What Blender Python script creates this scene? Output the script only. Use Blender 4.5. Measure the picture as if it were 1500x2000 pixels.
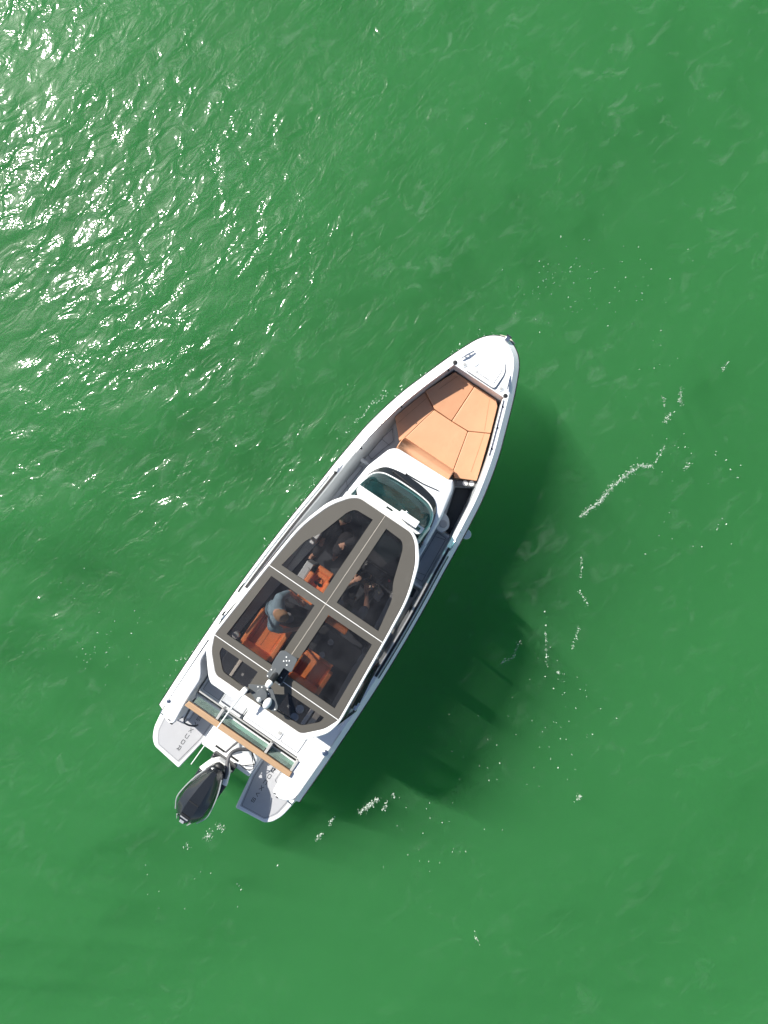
import bpy, bmesh, math, random
import numpy as np
from mathutils import Vector, Matrix, noise
R = math.radians
random.seed(4)
rng = np.random.default_rng(11)
scene = bpy.context.scene
for o in list(bpy.data.objects):
    bpy.data.objects.remove(o)

# ------------------------------------------------------------------ camera
CAM_H = 12.4
cam_data = bpy.data.cameras.new("drone_camera")
cam = bpy.data.objects.new("drone_camera", cam_data)
scene.collection.objects.link(cam)
cam_data.sensor_fit = 'VERTICAL'
cam_data.sensor_height = 24.0
cam_data.lens = 24.0 * 1439.0 / 2000.0
cam_data.clip_start = 0.1
cam_data.clip_end = 4000.0
look = Vector((-50 / 1439.0, 25 / 1439.0, -1.0)).normalized()
cz = -look
cx = Vector((0, 1, 0)).cross(cz).normalized()
cy = cz.cross(cx)
cam.matrix_world = Matrix(((cx.x, cy.x, cz.x, 0), (cx.y, cy.y, cz.y, 0), (cx.z, cy.z, cz.z, CAM_H), (0, 0, 0, 1)))
scene.camera = cam
scene.render.resolution_x, scene.render.resolution_y = 768, 1024

# ------------------------------------------------------------------ sky and sun
SUN_ZEN = R(45)
sx, sy = -0.735, 0.68
n_ = math.hypot(sx, sy)
sun_dir = Vector((sx / n_ * math.sin(SUN_ZEN), sy / n_ * math.sin(SUN_ZEN), math.cos(SUN_ZEN)))
world = bpy.data.worlds.new("World")
scene.world = world
world.use_nodes = True
wn = world.node_tree.nodes
sky = wn.new("ShaderNodeTexSky")
sky.sky_type = 'NISHITA'
sky.sun_disc = False
sky.sun_elevation = math.pi / 2 - SUN_ZEN
sky.sun_rotation = math.atan2(sun_dir.x, sun_dir.y)
sky.air_density = 1.0
sky.dust_density = 1.0
wn["Background"].inputs["Strength"].default_value = 0.08
world.node_tree.links.new(sky.outputs[0], wn["Background"].inputs["Color"])
sun_data = bpy.data.lights.new("sun", 'SUN')
sun_data.energy = 5.0
sun_data.angle = R(0.53)
sun_data.color = (1.0, 0.955, 0.88)
sun = bpy.data.objects.new("sun", sun_data)
scene.collection.objects.link(sun)
sun.location = sun_dir * 60
sun.rotation_euler = (-sun_dir).to_track_quat('-Z', 'Y').to_euler()
scene.view_settings.view_transform = 'Standard'
scene.view_settings.look = 'None'
scene.view_settings.exposure = 0.6
scene.view_settings.gamma = 1.0
scene.view_settings.use_curve_mapping = False
scene.cycles.max_bounces = 8
scene.cycles.diffuse_bounces = 3
scene.cycles.glossy_bounces = 3
scene.cycles.volume_bounces = 2
scene.cycles.transparent_max_bounces = 16
scene.cycles.use_denoising = True
scene.cycles.use_adaptive_sampling = True
scene.cycles.adaptive_threshold = 0.03
scene.cycles.sample_clamp_indirect = 6.0

# ------------------------------------------------------------------ materials
MATS = {}
def mat(name, col, rough=0.5, metal=0.0, var=0.08, scale=6.0, spec=0.5, bump=0.0, bscale=60.0, coat=0.0):
    m = bpy.data.materials.new(name)
    m.use_nodes = True
    nt = m.node_tree
    b = nt.nodes["Principled BSDF"]
    tc = nt.nodes.new("ShaderNodeTexCoord")
    no = nt.nodes.new("ShaderNodeTexNoise")
    no.inputs["Scale"].default_value = scale
    no.inputs["Detail"].default_value = 5
    nt.links.new(tc.outputs["Object"], no.inputs["Vector"])
    mx = nt.nodes.new("ShaderNodeMix")
    mx.data_type = 'RGBA'
    mx.inputs[6].default_value = tuple(c * (1 - var) for c in col) + (1,)
    mx.inputs[7].default_value = tuple(min(1, c * (1 + var)) for c in col) + (1,)
    nt.links.new(no.outputs[0], mx.inputs[0])
    nt.links.new(mx.outputs[2], b.inputs["Base Color"])
    b.inputs["Roughness"].default_value = rough
    b.inputs["Metallic"].default_value = metal
    b.inputs["Specular IOR Level"].default_value = spec
    b.inputs["Coat Weight"].default_value = coat
    if bump:
        n2 = nt.nodes.new("ShaderNodeTexNoise")
        n2.inputs["Scale"].default_value = bscale
        n2.inputs["Detail"].default_value = 3
        nt.links.new(tc.outputs["Object"], n2.inputs["Vector"])
        bp = nt.nodes.new("ShaderNodeBump")
        bp.inputs["Strength"].default_value = bump
        bp.inputs["Distance"].default_value = 0.01
        nt.links.new(n2.outputs[0], bp.inputs["Height"])
        nt.links.new(bp.outputs[0], b.inputs["Normal"])
    MATS[name] = m
    return m

def glass_mat(name, tint, gloss=1.0, haze=0.0, haze_col=(0.3, 0.3, 0.3)):
    """thin tinted pane: coloured see-through, mirror-like sheen, an uneven diffuse veil"""
    m = bpy.data.materials.new(name)
    m.use_nodes = True
    nt = m.node_tree
    nt.nodes.remove(nt.nodes["Principled BSDF"])
    out = nt.nodes["Material Output"]
    tr = nt.nodes.new("ShaderNodeBsdfTransparent")
    tr.inputs[0].default_value = tint + (1,)
    gl = nt.nodes.new("ShaderNodeBsdfGlossy")
    gl.inputs["Roughness"].default_value = 0.03
    geo = nt.nodes.new("ShaderNodeNewGeometry")      # Schlick reflectance, the same from both faces of the pane
    dt = nt.nodes.new("ShaderNodeVectorMath")
    dt.operation = 'DOT_PRODUCT'
    nt.links.new(geo.outputs["Incoming"], dt.inputs[0])
    nt.links.new(geo.outputs["Normal"], dt.inputs[1])
    def mth(op, a, b):
        q = nt.nodes.new("ShaderNodeMath")
        q.operation = op
        for i, v in enumerate((a, b)):
            if isinstance(v, (int, float)): q.inputs[i].default_value = v
            else: nt.links.new(v, q.inputs[i])
        return q.outputs[0]
    c_ = mth('ABSOLUTE', dt.outputs["Value"], 0)
    p_ = mth('POWER', mth('SUBTRACT', 1.0, c_), 5.0)
    ml = nt.nodes.new("ShaderNodeMath")
    ml.operation = 'MULTIPLY_ADD'
    ml.inputs[1].default_value = 0.95 * gloss
    ml.inputs[2].default_value = 0.045 * gloss
    nt.links.new(p_, ml.inputs[0])
    df = nt.nodes.new("ShaderNodeBsdfDiffuse")
    df.inputs[0].default_value = haze_col + (1,)
    tc = nt.nodes.new("ShaderNodeTexCoord")
    no = nt.nodes.new("ShaderNodeTexNoise")
    no.inputs["Scale"].default_value = 5
    no.inputs["Detail"].default_value = 8
    nt.links.new(tc.outputs["Object"], no.inputs["Vector"])
    mr = nt.nodes.new("ShaderNodeMapRange")
    mr.inputs[1].default_value = 0.35
    mr.inputs[2].default_value = 0.75
    mr.inputs[3].default_value = haze * 0.5
    mr.inputs[4].default_value = haze * 1.5
    nt.links.new(no.outputs[0], mr.inputs[0])
    m1 = nt.nodes.new("ShaderNodeMixShader")
    nt.links.new(mr.outputs[0], m1.inputs[0])
    nt.links.new(tr.outputs[0], m1.inputs[1])
    nt.links.new(df.outputs[0], m1.inputs[2])
    m2 = nt.nodes.new("ShaderNodeMixShader")
    nt.links.new(ml.outputs[0], m2.inputs[0])
    nt.links.new(m1.outputs[0], m2.inputs[1])
    nt.links.new(gl.outputs[0], m2.inputs[2])
    nt.links.new(m2.outputs[0], out.inputs["Surface"])
    MATS[name] = m
    return m

mat('gelcoat', (0.80, 0.81, 0.81), 0.28, var=0.03, scale=3)
mat('gelcoat_grey', (0.60, 0.63, 0.64), 0.4, var=0.05)
mat('inner_shade', (0.40, 0.43, 0.45), 0.5, var=0.08, scale=4)  # gelcoat greyed so the inner walls carry their shade in the colour
mat('groove', (0.16, 0.17, 0.18), 0.7)
mat('hairline', (0.22, 0.23, 0.24), 0.7)
mat('panel_grey', (0.13, 0.135, 0.14), 0.5)
mat('rubber', (0.012, 0.013, 0.014), 0.5)
mat('black_trim', (0.016, 0.018, 0.02), 0.25, bump=0.1)
mat('mat_light', (0.41, 0.415, 0.43), 0.85, var=0.05, scale=12, bump=0.3, bscale=250)
mat('mat_grey', (0.46, 0.48, 0.51), 0.85, var=0.08, scale=10, bump=0.3, bscale=250)
mat('mat_dark', (0.055, 0.062, 0.07), 0.8, var=0.15, scale=9, bump=0.3, bscale=250)
mat('floor_dark', (0.035, 0.04, 0.05), 0.8, var=0.2, scale=9)
mat('dash', (0.02, 0.022, 0.026), 0.55, var=0.2)
mat('dash_grey', (0.03, 0.042, 0.046), 0.6, var=0.25, scale=5)
mat('peach', (0.59, 0.305, 0.168), 0.5, var=0.08, scale=4, bump=0.5, bscale=7)
mat('orange', (0.90, 0.27, 0.085), 0.5, var=0.1, scale=6, bump=0.15, bscale=40)
mat('stitch', (0.40, 0.19, 0.09), 0.7)
mat('stitch_dark', (0.28, 0.09, 0.03), 0.7)
mat('cream', (0.66, 0.60, 0.52), 0.5)
mat('steel', (0.62, 0.63, 0.64), 0.22, metal=1.0, var=0.05)
mat('tube_grey', (0.10, 0.10, 0.105), 0.5)
mat('bracket_grey', (0.095, 0.105, 0.11), 0.45, var=0.1)
mat('black_gloss', (0.012, 0.013, 0.015), 0.15)
mat('white_paint', (0.82, 0.82, 0.80), 0.35, var=0.02)
mat('wood', (0.40, 0.26, 0.15), 0.5, var=0.2, scale=14)
mat('cup_grey', (0.40, 0.40, 0.39), 0.4)
mat('cowl', (0.014, 0.016, 0.019), 0.22, var=0.15, coat=0.4)
mat('cowl_grey', (0.05, 0.053, 0.057), 0.3)
mat('silver', (0.66, 0.66, 0.66), 0.3, metal=0.6)
mat('letter', (0.035, 0.04, 0.045), 0.7)
mat('letter_grey', (0.36, 0.37, 0.38), 0.7)
mat('skin', (0.60, 0.33, 0.23), 0.5, var=0.1, scale=20)
mat('shirt_blue', (0.24, 0.34, 0.41), 0.9, var=0.15, scale=15, bump=0.6, bscale=18)
mat('navy_shirt', (0.055, 0.068, 0.11), 0.9, var=0.9, scale=38, bump=0.4, bscale=18)
mat('black_cloth', (0.018, 0.017, 0.02), 0.9, var=0.3, bump=0.5, bscale=18)
mat('trousers', (0.025, 0.026, 0.03), 0.9, var=0.3, bump=0.5, bscale=18)
mat('hair_brown', (0.07, 0.04, 0.025), 0.7, var=0.4, scale=60)
mat('cap_tan', (0.36, 0.21, 0.12), 0.85, var=0.12, scale=30)
mat('cap_grey', (0.27, 0.27, 0.28), 0.85, var=0.12, scale=30)
mat('eye', (0.02, 0.015, 0.01), 0.2)
mat('red', (0.5, 0.03, 0.05), 0.4)
glass_mat('roof_glass', (0.57, 0.56, 0.555), 0.5, 0.06, (0.16, 0.165, 0.18))
glass_mat('side_glass', (0.88, 0.90, 0.90), 0.8, 0.0)
glass_mat('screen_glass', (0.25, 0.44, 0.45), 0.35, 0.22, (0.055, 0.165, 0.17))
glass_mat('clear_glass', (0.80, 0.94, 0.89), 1.0, 0.34, (0.42, 0.52, 0.47))

# canvas-like roof skin with grime
def roof_skin():
    m = mat('roof_skin', (0.080, 0.074, 0.062), 0.6, var=0.10, scale=2.5, bump=0.1, bscale=120)
    nt = m.node_tree
    b = nt.nodes["Principled BSDF"]
    src = b.inputs["Base Color"].links[0].from_socket
    tc = [n for n in nt.nodes if n.type == 'TEX_COORD'][0]
    vo = nt.nodes.new("ShaderNodeTexNoise")
    vo.inputs["Scale"].default_value = 9
    vo.inputs["Detail"].default_value = 9
    vo.inputs["Roughness"].default_value = 0.7
    nt.links.new(tc.outputs["Object"], vo.inputs["Vector"])
    mr = nt.nodes.new("ShaderNodeMapRange")
    mr.inputs[1].default_value = 0.58
    mr.inputs[2].default_value = 0.72
    mr.inputs[4].default_value = 0.28
    nt.links.new(vo.outputs[0], mr.inputs[0])
    mx = nt.nodes.new("ShaderNodeMix")
    mx.data_type = 'RGBA'
    mx.inputs[7].default_value = (0.13, 0.125, 0.11, 1)
    nt.links.new(mr.outputs[0], mx.inputs[0])
    nt.links.new(src, mx.inputs[6])
    nt.links.new(mx.outputs[2], b.inputs["Base Color"])
roof_skin()
# wood grain along the beam
def wood_grain():
    nt = MATS['wood'].node_tree
    tc = [n for n in nt.nodes if n.type == 'TEX_COORD'][0]
    no = [n for n in nt.nodes if n.type == 'TEX_NOISE'][0]
    mp = nt.nodes.new("ShaderNodeMapping")
    mp.inputs["Scale"].default_value = (6, 0.35, 6)
    nt.links.new(tc.outputs["Object"], mp.inputs[0])
    nt.links.new(mp.outputs[0], no.inputs["Vector"])
wood_grain()

# ------------------------------------------------------------------ mesh helpers (boat frame: x forward, y port, z up)
BOAT_O = Vector((-3.3212, -4.3065, 0.0))
BOAT_M = Matrix.Translation(BOAT_O) @ Matrix.Rotation(R(56.0), 4, 'Z')
OFF = Vector((0, 0, 0))

class MB:
    def __init__(s):
        s.v, s.f = [], []
    def add(s, vs, fs):
        n = len(s.v)
        s.v += [tuple(p) for p in vs]
        s.f += [tuple(i + n for i in f) for f in fs]
        return s
    def box(s, x0, x1, y0, y1, z0, z1):
        return s.prism([(x0, y0), (x1, y0), (x1, y1), (x0, y1)], z0, z1)
    def prism(s, pts, z0, z1, top=None):
        a = sum(pts[i][0] * pts[(i + 1) % len(pts)][1] - pts[(i + 1) % len(pts)][0] * pts[i][1] for i in range(len(pts)))
        idx = list(range(len(pts)))
        if a < 0:
            pts = pts[::-1]
            if top: top = top[::-1]
        t = top or pts
        n = len(pts)
        vs = [(p[0], p[1], z0) for p in pts] + [(p[0], p[1], z1) for p in t]
        fs = [tuple(range(n - 1, -1, -1)), tuple(range(n, 2 * n))]
        fs += [(i, (i + 1) % n, n + (i + 1) % n, n + i) for i in range(n)]
        return s.add(vs, fs)
    def loft(s, rings, closed=True, cap=True):
        n = len(rings[0])
        vs = [p for r in rings for p in r]
        fs = []
        for j in range(len(rings) - 1):
            for i in range(n if closed else n - 1):
                k = (i + 1) % n
                fs.append((j * n + i, j * n + k, (j + 1) * n + k, (j + 1) * n + i))
        if cap and closed:
            fs.append(tuple(range(n - 1, -1, -1)))
            fs.append(tuple((len(rings) - 1) * n + i for i in range(n)))
        return s.add(vs, fs)
    def tube(s, pts, r, n=8, cap=True):
        pts = [Vector(p) for p in pts]
        rr = r if isinstance(r, (list, tuple)) else [r] * len(pts)
        rings = []
        up = None
        for i, p in enumerate(pts):
            d = (pts[min(i + 1, len(pts) - 1)] - pts[max(i - 1, 0)]).normalized()
            if up is None:
                up = Vector((0, 0, 1)) if abs(d.z) < 0.9 else Vector((1, 0, 0))
            a = d.cross(up).normalized()
            b = a.cross(d).normalized()
            up = b
            rings.append([p + (a * math.cos(2 * math.pi * k / n) + b * math.sin(2 * math.pi * k / n)) * rr[i] for k in range(n)])
        return s.loft(rings, True, cap)
    def lathe(s, c, prof, n=20):
        rings = [[(c[0] + r * math.cos(2 * math.pi * k / n), c[1] + r * math.sin(2 * math.pi * k / n), c[2] + z) for k in range(n)] for r, z in prof]
        return s.loft(rings, True, True)
    def ball(s, c, rx, ry=None, rz=None, n=12, m=8, rot=None):
        ry = ry or rx
        rz = rz or rx
        rings = []
        c = Vector(c)
        for j in range(m + 1):
            t = math.pi * (j + 0.02) / (m + 0.04) - math.pi / 2
            ring = []
            for k in range(n):
                a = 2 * math.pi * k / n
                p = Vector((rx * math.cos(t) * math.cos(a), ry * math.cos(t) * math.sin(a), rz * math.sin(t)))
                if rot: p = rot @ p
                ring.append(c + p)
            rings.append(ring)
        return s.loft(rings, True, True)
    def limb(s, pts, rad):
        for i in range(len(pts) - 1):
            p, q = Vector(pts[i]), Vector(pts[i + 1])
            s.tube([p, p.lerp(q, 0.33), p.lerp(q, 0.66), q], [rad[i] + (rad[i + 1] - rad[i]) * t for t in (0, .33, .66, 1)], 12)
        for p, r in zip(pts, rad):
            s.ball(p, r)
        return s
    def build(s, name, m, parent=None, bevel=0.0, smooth=35, seg=2):
        me = bpy.data.meshes.new(name)
        me.from_pydata([Vector(p) - OFF for p in s.v], [], s.f)
        me.update()
        o = bpy.data.objects.new(name, me)
        scene.collection.objects.link(o)
        me.materials.append(MATS[m])
        if parent is not None:
            o.parent = parent
        if smooth is not None:
            me.polygons.foreach_set("use_smooth", [True] * len(me.polygons))
            me.set_sharp_from_angle(angle=R(smooth))
        if bevel:
            bv = o.modifiers.new("edge", 'BEVEL')
            bv.width = bevel
            bv.segments = seg
            bv.limit_method = 'ANGLE'
            bv.angle_limit = R(40)
        return o

def fillet(poly, r, n=4):
    out = []
    N = len(poly)
    for i in range(N):
        p0, p1, p2 = Vector(poly[i - 1]), Vector(poly[i]), Vector(poly[(i + 1) % N])
        rr = r[i] if isinstance(r, (list, tuple)) else r
        a, b = (p0 - p1), (p2 - p1)
        rr = min(rr, a.length * 0.45, b.length * 0.45)
        if rr <= 0.0005:
            out.append((p1.x, p1.y))
            continue
        s, e = p1 + a.normalized() * rr, p1 + b.normalized() * rr
        for k in range(n + 1):
            t = k / n
            q = s * (1 - t) ** 2 + p1 * 2 * t * (1 - t) + e * t * t
            out.append((q.x, q.y))
    return out

def inset(poly, d):
    """move every edge of a polygon inwards by d"""
    P = [Vector(p) for p in poly]
    a = sum(P[i].x * P[(i + 1) % len(P)].y - P[(i + 1) % len(P)].x * P[i].y for i in range(len(P)))
    sgn = 1 if a > 0 else -1
    out = []
    for i in range(len(P)):
        e0, e1 = (P[i] - P[i - 1]).normalized(), (P[(i + 1) % len(P)] - P[i]).normalized()
        n0, n1 = Vector((-e0.y, e0.x)) * sgn, Vector((-e1.y, e1.x)) * sgn
        nn = (n0 + n1)
        k = max(0.35, nn.length_squared / 2)
        out.append(tuple(P[i] + nn * d / k))
    return out

def mirror(poly):
    return [(x, -y) for x, y in poly][::-1]

def holed_plate(name, outer, holes, z0, z1, m, parent):
    bm = bmesh.new()
    edges = []
    for loop in [outer] + holes:
        vs = [bm.verts.new((p[0] - OFF.x, p[1] - OFF.y, z1 - OFF.z)) for p in loop]
        edges += [bm.edges.new((vs[i], vs[(i + 1) % len(vs)])) for i in range(len(vs))]
    bmesh.ops.triangle_fill(bm, use_beauty=True, edges=edges, normal=(0, 0, 1))
    bmesh.ops.recalc_face_normals(bm, faces=bm.faces)
    for f in bm.faces:
        if f.normal.z < 0: f.normal_flip()
    ret = bmesh.ops.extrude_face_region(bm, geom=bm.faces[:])
    bmesh.ops.translate(bm, vec=(0, 0, z0 - z1), verts=[g for g in ret['geom'] if isinstance(g, bmesh.types.BMVert)])
    bmesh.ops.recalc_face_normals(bm, faces=bm.faces)
    me = bpy.data.meshes.new(name)
    bm.to_mesh(me)
    bm.free()
    o = bpy.data.objects.new(name, me)
    scene.collection.objects.link(o)
    me.materials.append(MATS[m])
    o.parent = parent
    return o

def thing(name, label, cat, base=(0, 0, 0)):
    """an Empty at the base of a thing standing in the boat frame; its parts are built with OFF set to that base"""
    global OFF
    o = bpy.data.objects.new(name, None)
    scene.collection.objects.link(o)
    OFF = Vector(base)
    o.matrix_world = BOAT_M @ Matrix.Translation(OFF)
    o.empty_display_size = 0.3
    o['label'] = label
    o['category'] = cat
    return o

def spline(pts, n):
    """Catmull-Rom through 2-D / 3-D points"""
    P = [Vector(p) for p in pts]
    P = [P[0] * 2 - P[1]] + P + [P[-1] * 2 - P[-2]]
    out = []
    for i in range(1, len(P) - 2):
        for k in range(n):
            t = k / n
            a, b, c, d = P[i - 1], P[i], P[i + 1], P[i + 2]
            out.append(0.5 * ((2 * b) + (c - a) * t + (2 * a - 5 * b + 4 * c - d) * t * t + (3 * b - a - 3 * c + d) * t ** 3))
    out.append(P[-2])
    return out

# ------------------------------------------------------------------ water
WATER_COL = (0.18, 0.65, 0.26, 1)
WATER_DENS = 0.43
def water():
    def axis(lo, hi, step, far):
        a = list(np.arange(lo, hi + 1e-6, step))
        s, e, l = step, hi, []
        while e < far:
            s *= 1.12
            e += s
            l.append(e)
        s, e, k = step, lo, []
        while e > -far:
            s *= 1.12
            e -= s
            k.append(e)
        return np.array(k[::-1] + a + l)
    X, Y = axis(-9.5, 9.0, 0.05, 1500), axis(-10.5, 11.5, 0.05, 1500)
    gx, gy = np.meshgrid(X, Y)
    z = np.zeros_like(gx)
    # wind blows from the upper left of the picture; the lee of the boat lies to the lower right
    s = gx * 0.77 - gy * 0.64
    lee = 1 - 0.62 * np.clip((s + 4.0) / 8.0, 0, 1)
    fade = np.clip(1.4 - np.maximum(np.abs(gx), np.abs(gy)) / 14.0, 0, 1)
    for i in range(70):
        wl = 0.28 * (2.6 / 0.28) ** rng.random()
        th = R(-52) + rng.normal(0, 0.5)
        k = 2 * math.pi / wl
        slope = 0.0092 if wl < 0.8 else 0.0080
        amp = slope / k
        ph = rng.random() * 6.283
        warp = 0.35 * np.sin(gx * 0.9 * math.sin(th) + gy * 0.7 + ph)
        z += amp * np.sin(k * (gx * math.cos(th) + gy * math.sin(th)) + ph + warp)
    z *= lee * fade
    z += 0.02 * np.sin(gx * 0.7 - gy * 0.9 + 1.0) * fade
    # wavelets lapping along the hull
    lx = (gx + 3.3212) * math.cos(R(56)) + (gy + 4.3065) * math.sin(R(56))
    ly = -(gx + 3.3212) * math.sin(R(56)) + (gy + 4.3065) * math.cos(R(56))
    hb = np.interp(lx, [-.3, .1, 1, 3.2, 5.1, 6.35, 7.4, 8.0, 8.35], [.9, 1.2, 1.3, 1.3, 1.13, .98, .70, .42, .0])
    dd = np.abs(ly) - hb
    near = np.exp(-np.clip(dd, 0, 9) / .38) * (dd > -.3) * (lx > -.5) * (lx < 8.7)
    z += near * .010 * np.sin(2 * math.pi * dd / .20 + 1.3 * np.sin(lx * 2.3) + .8 * np.sin(lx * 5.1 + 1)) * np.where(ly > 0, 1.0, .6)
    ny, nx = gx.shape
    co = np.stack([gx, gy, z], -1).reshape(-1, 3)
    idx = np.arange(ny * nx).reshape(ny, nx)
    q = np.stack([idx[:-1, :-1], idx[:-1, 1:], idx[1:, 1:], idx[1:, :-1]], -1).reshape(-1, 4)
    # close the body of water: skirt and sea bed
    ring = np.concatenate([idx[0, :], idx[1:, -1], idx[-1, -2::-1], idx[-2:0:-1, 0]])
    base = len(co)
    low = co[ring].copy()
    low[:, 2] = -15.0
    cen = np.array([[0, 0, -15.0]])
    co = np.concatenate([co, low, cen])
    nr = len(ring)
    k = np.arange(nr)
    k1 = (k + 1) % nr
    q = np.concatenate([q, np.stack([ring[k1], ring[k], base + k, base + k1], -1)])
    tri = np.stack([base + k1, base + k, np.full(nr, base + nr)], -1)
    me = bpy.data.meshes.new("water")
    me.vertices.add(len(co))
    me.vertices.foreach_set("co", co.ravel())
    me.loops.add(q.size + tri.size)
    me.loops.foreach_set("vertex_index", np.concatenate([q.ravel(), tri.ravel()]))
    me.polygons.add(len(q) + len(tri))
    me.polygons.foreach_set("loop_start", np.concatenate([np.arange(0, q.size, 4), q.size + np.arange(0, tri.size, 3)]))
    me.polygons.foreach_set("use_smooth", np.ones(len(q) + len(tri), dtype=bool))
    me.update(calc_edges=True)
    o = bpy.data.objects.new("water", me)
    scene.collection.objects.link(o)
    o['kind'] = 'structure'
    m = bpy.data.materials.new("green_sea")
    m.use_nodes = True
    nt = m.node_tree
    L = nt.links.new
    nt.nodes.remove(nt.nodes["Principled BSDF"])
    out = nt.nodes["Material Output"]
    geo = nt.nodes.new("ShaderNodeNewGeometry")
    # the body: green, turbid water that scatters the daylight
    vol = nt.nodes.new("ShaderNodeVolumePrincipled")
    vol.inputs["Color"].default_value = WATER_COL
    vol.inputs["Density"].default_value = WATER_DENS
    vol.inputs["Anisotropy"].default_value = 0.0
    L(vol.outputs[0], out.inputs["Volume"])
    # the surface: clear, with a sharp and a soft sheen
    tr = nt.nodes.new("ShaderNodeBsdfTransparent")
    g1 = nt.nodes.new("ShaderNodeBsdfGlossy")
    g1.inputs["Roughness"].default_value = 0.088
    g2 = nt.nodes.new("ShaderNodeBsdfGlossy")
    g2.inputs["Roughness"].default_value = 0.40
    gm = nt.nodes.new("ShaderNodeMixShader")
    gm.inputs[0].default_value = 0.33
    L(g1.outputs[0], gm.inputs[1])
    L(g2.outputs[0], gm.inputs[2])
    fr = nt.nodes.new("ShaderNodeFresnel")
    fr.inputs[0].default_value = 1.33
    ms = nt.nodes.new("ShaderNodeMixShader")
    L(fr.outputs[0], ms.inputs[0])
    L(tr.outputs[0], ms.inputs[1])
    L(gm.outputs[0], ms.inputs[2])
    # pale diffuse streaks along the wave crests, painting in sky reflected by the facets
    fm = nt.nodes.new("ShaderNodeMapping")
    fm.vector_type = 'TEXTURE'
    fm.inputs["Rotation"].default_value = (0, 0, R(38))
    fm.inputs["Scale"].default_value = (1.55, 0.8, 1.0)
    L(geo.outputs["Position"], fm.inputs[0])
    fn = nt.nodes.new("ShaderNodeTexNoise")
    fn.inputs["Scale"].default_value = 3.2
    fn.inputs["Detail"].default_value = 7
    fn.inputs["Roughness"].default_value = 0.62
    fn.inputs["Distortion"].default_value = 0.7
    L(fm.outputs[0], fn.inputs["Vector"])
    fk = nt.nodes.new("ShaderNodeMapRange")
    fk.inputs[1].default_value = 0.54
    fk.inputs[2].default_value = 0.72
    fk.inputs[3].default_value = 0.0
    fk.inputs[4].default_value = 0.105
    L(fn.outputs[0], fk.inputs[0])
    fb = nt.nodes.new("ShaderNodeTexNoise")            # the painted sheen gathers in patches
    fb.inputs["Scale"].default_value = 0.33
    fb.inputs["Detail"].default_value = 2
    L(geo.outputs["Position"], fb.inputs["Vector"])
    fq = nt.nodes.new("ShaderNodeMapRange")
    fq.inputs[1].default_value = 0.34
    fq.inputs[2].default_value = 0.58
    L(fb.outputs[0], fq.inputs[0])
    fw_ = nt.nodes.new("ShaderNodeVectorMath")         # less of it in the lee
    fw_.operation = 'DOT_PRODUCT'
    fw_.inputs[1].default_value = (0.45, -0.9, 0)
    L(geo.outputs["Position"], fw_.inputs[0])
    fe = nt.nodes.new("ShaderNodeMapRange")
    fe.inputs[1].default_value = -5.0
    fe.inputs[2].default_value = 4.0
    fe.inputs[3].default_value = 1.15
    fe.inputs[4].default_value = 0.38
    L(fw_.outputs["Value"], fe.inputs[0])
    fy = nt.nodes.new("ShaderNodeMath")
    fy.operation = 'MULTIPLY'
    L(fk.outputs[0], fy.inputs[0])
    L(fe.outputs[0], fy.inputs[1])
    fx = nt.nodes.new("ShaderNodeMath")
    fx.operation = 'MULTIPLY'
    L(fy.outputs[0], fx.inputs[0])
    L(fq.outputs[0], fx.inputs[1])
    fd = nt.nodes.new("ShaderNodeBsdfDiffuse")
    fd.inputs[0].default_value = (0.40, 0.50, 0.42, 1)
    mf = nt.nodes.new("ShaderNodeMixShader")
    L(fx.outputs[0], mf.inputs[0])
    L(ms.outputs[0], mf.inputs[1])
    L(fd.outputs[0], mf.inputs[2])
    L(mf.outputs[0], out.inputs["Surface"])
    # ripples: two stretched noises, weaker in the lee of the boat
    mp = nt.nodes.new("ShaderNodeMapping")
    mp.vector_type = 'TEXTURE'
    mp.inputs["Rotation"].default_value = (0, 0, R(42))
    mp.inputs["Scale"].default_value = (1.4, 0.82, 1.0)
    L(geo.outputs["Position"], mp.inputs[0])
    n1 = nt.nodes.new("ShaderNodeTexNoise")
    n1.inputs["Scale"].default_value = 3.4
    n1.inputs["Detail"].default_value = 3
    n1.inputs["Roughness"].default_value = 0.5
    n1.inputs["Distortion"].default_value = 0.6
    L(mp.outputs[0], n1.inputs["Vector"])
    sep = nt.nodes.new("ShaderNodeVectorMath")
    sep.operation = 'DOT_PRODUCT'
    sep.inputs[1].default_value = (0.77, -0.64, 0)
    L(geo.outputs["Position"], sep.inputs[0])
    mr = nt.nodes.new("ShaderNodeMapRange")
    mr.inputs[1].default_value = -5.0
    mr.inputs[2].default_value = 4.0
    mr.inputs[3].default_value = 1.0
    mr.inputs[4].default_value = 0.32
    L(sep.outputs["Value"], mr.inputs[0])
    bp = nt.nodes.new("ShaderNodeBump")
    bp.inputs["Distance"].default_value = 0.068
    gu = nt.nodes.new("ShaderNodeTexNoise")          # gusts
    gu.inputs["Scale"].default_value = 0.55
    gu.inputs["Detail"].default_value = 2
    L(geo.outputs["Position"], gu.inputs["Vector"])
    gr = nt.nodes.new("ShaderNodeMapRange")
    gr.inputs[1].default_value = 0.35
    gr.inputs[2].default_value = 0.68
    gr.inputs[3].default_value = 0.3
    gr.inputs[4].default_value = 1.25
    L(gu.outputs[0], gr.inputs[0])
    gx_ = nt.nodes.new("ShaderNodeMath")
    gx_.operation = 'MULTIPLY'
    L(gr.outputs[0], gx_.inputs[0])
    L(mr.outputs[0], gx_.inputs[1])
    L(gx_.outputs[0], bp.inputs["Strength"])
    L(n1.outputs[0], bp.inputs["Height"])
    for t_ in (g1, g2, fr):
        L(bp.outputs[0], t_.inputs["Normal"])
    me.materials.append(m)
    return o
water()

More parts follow.
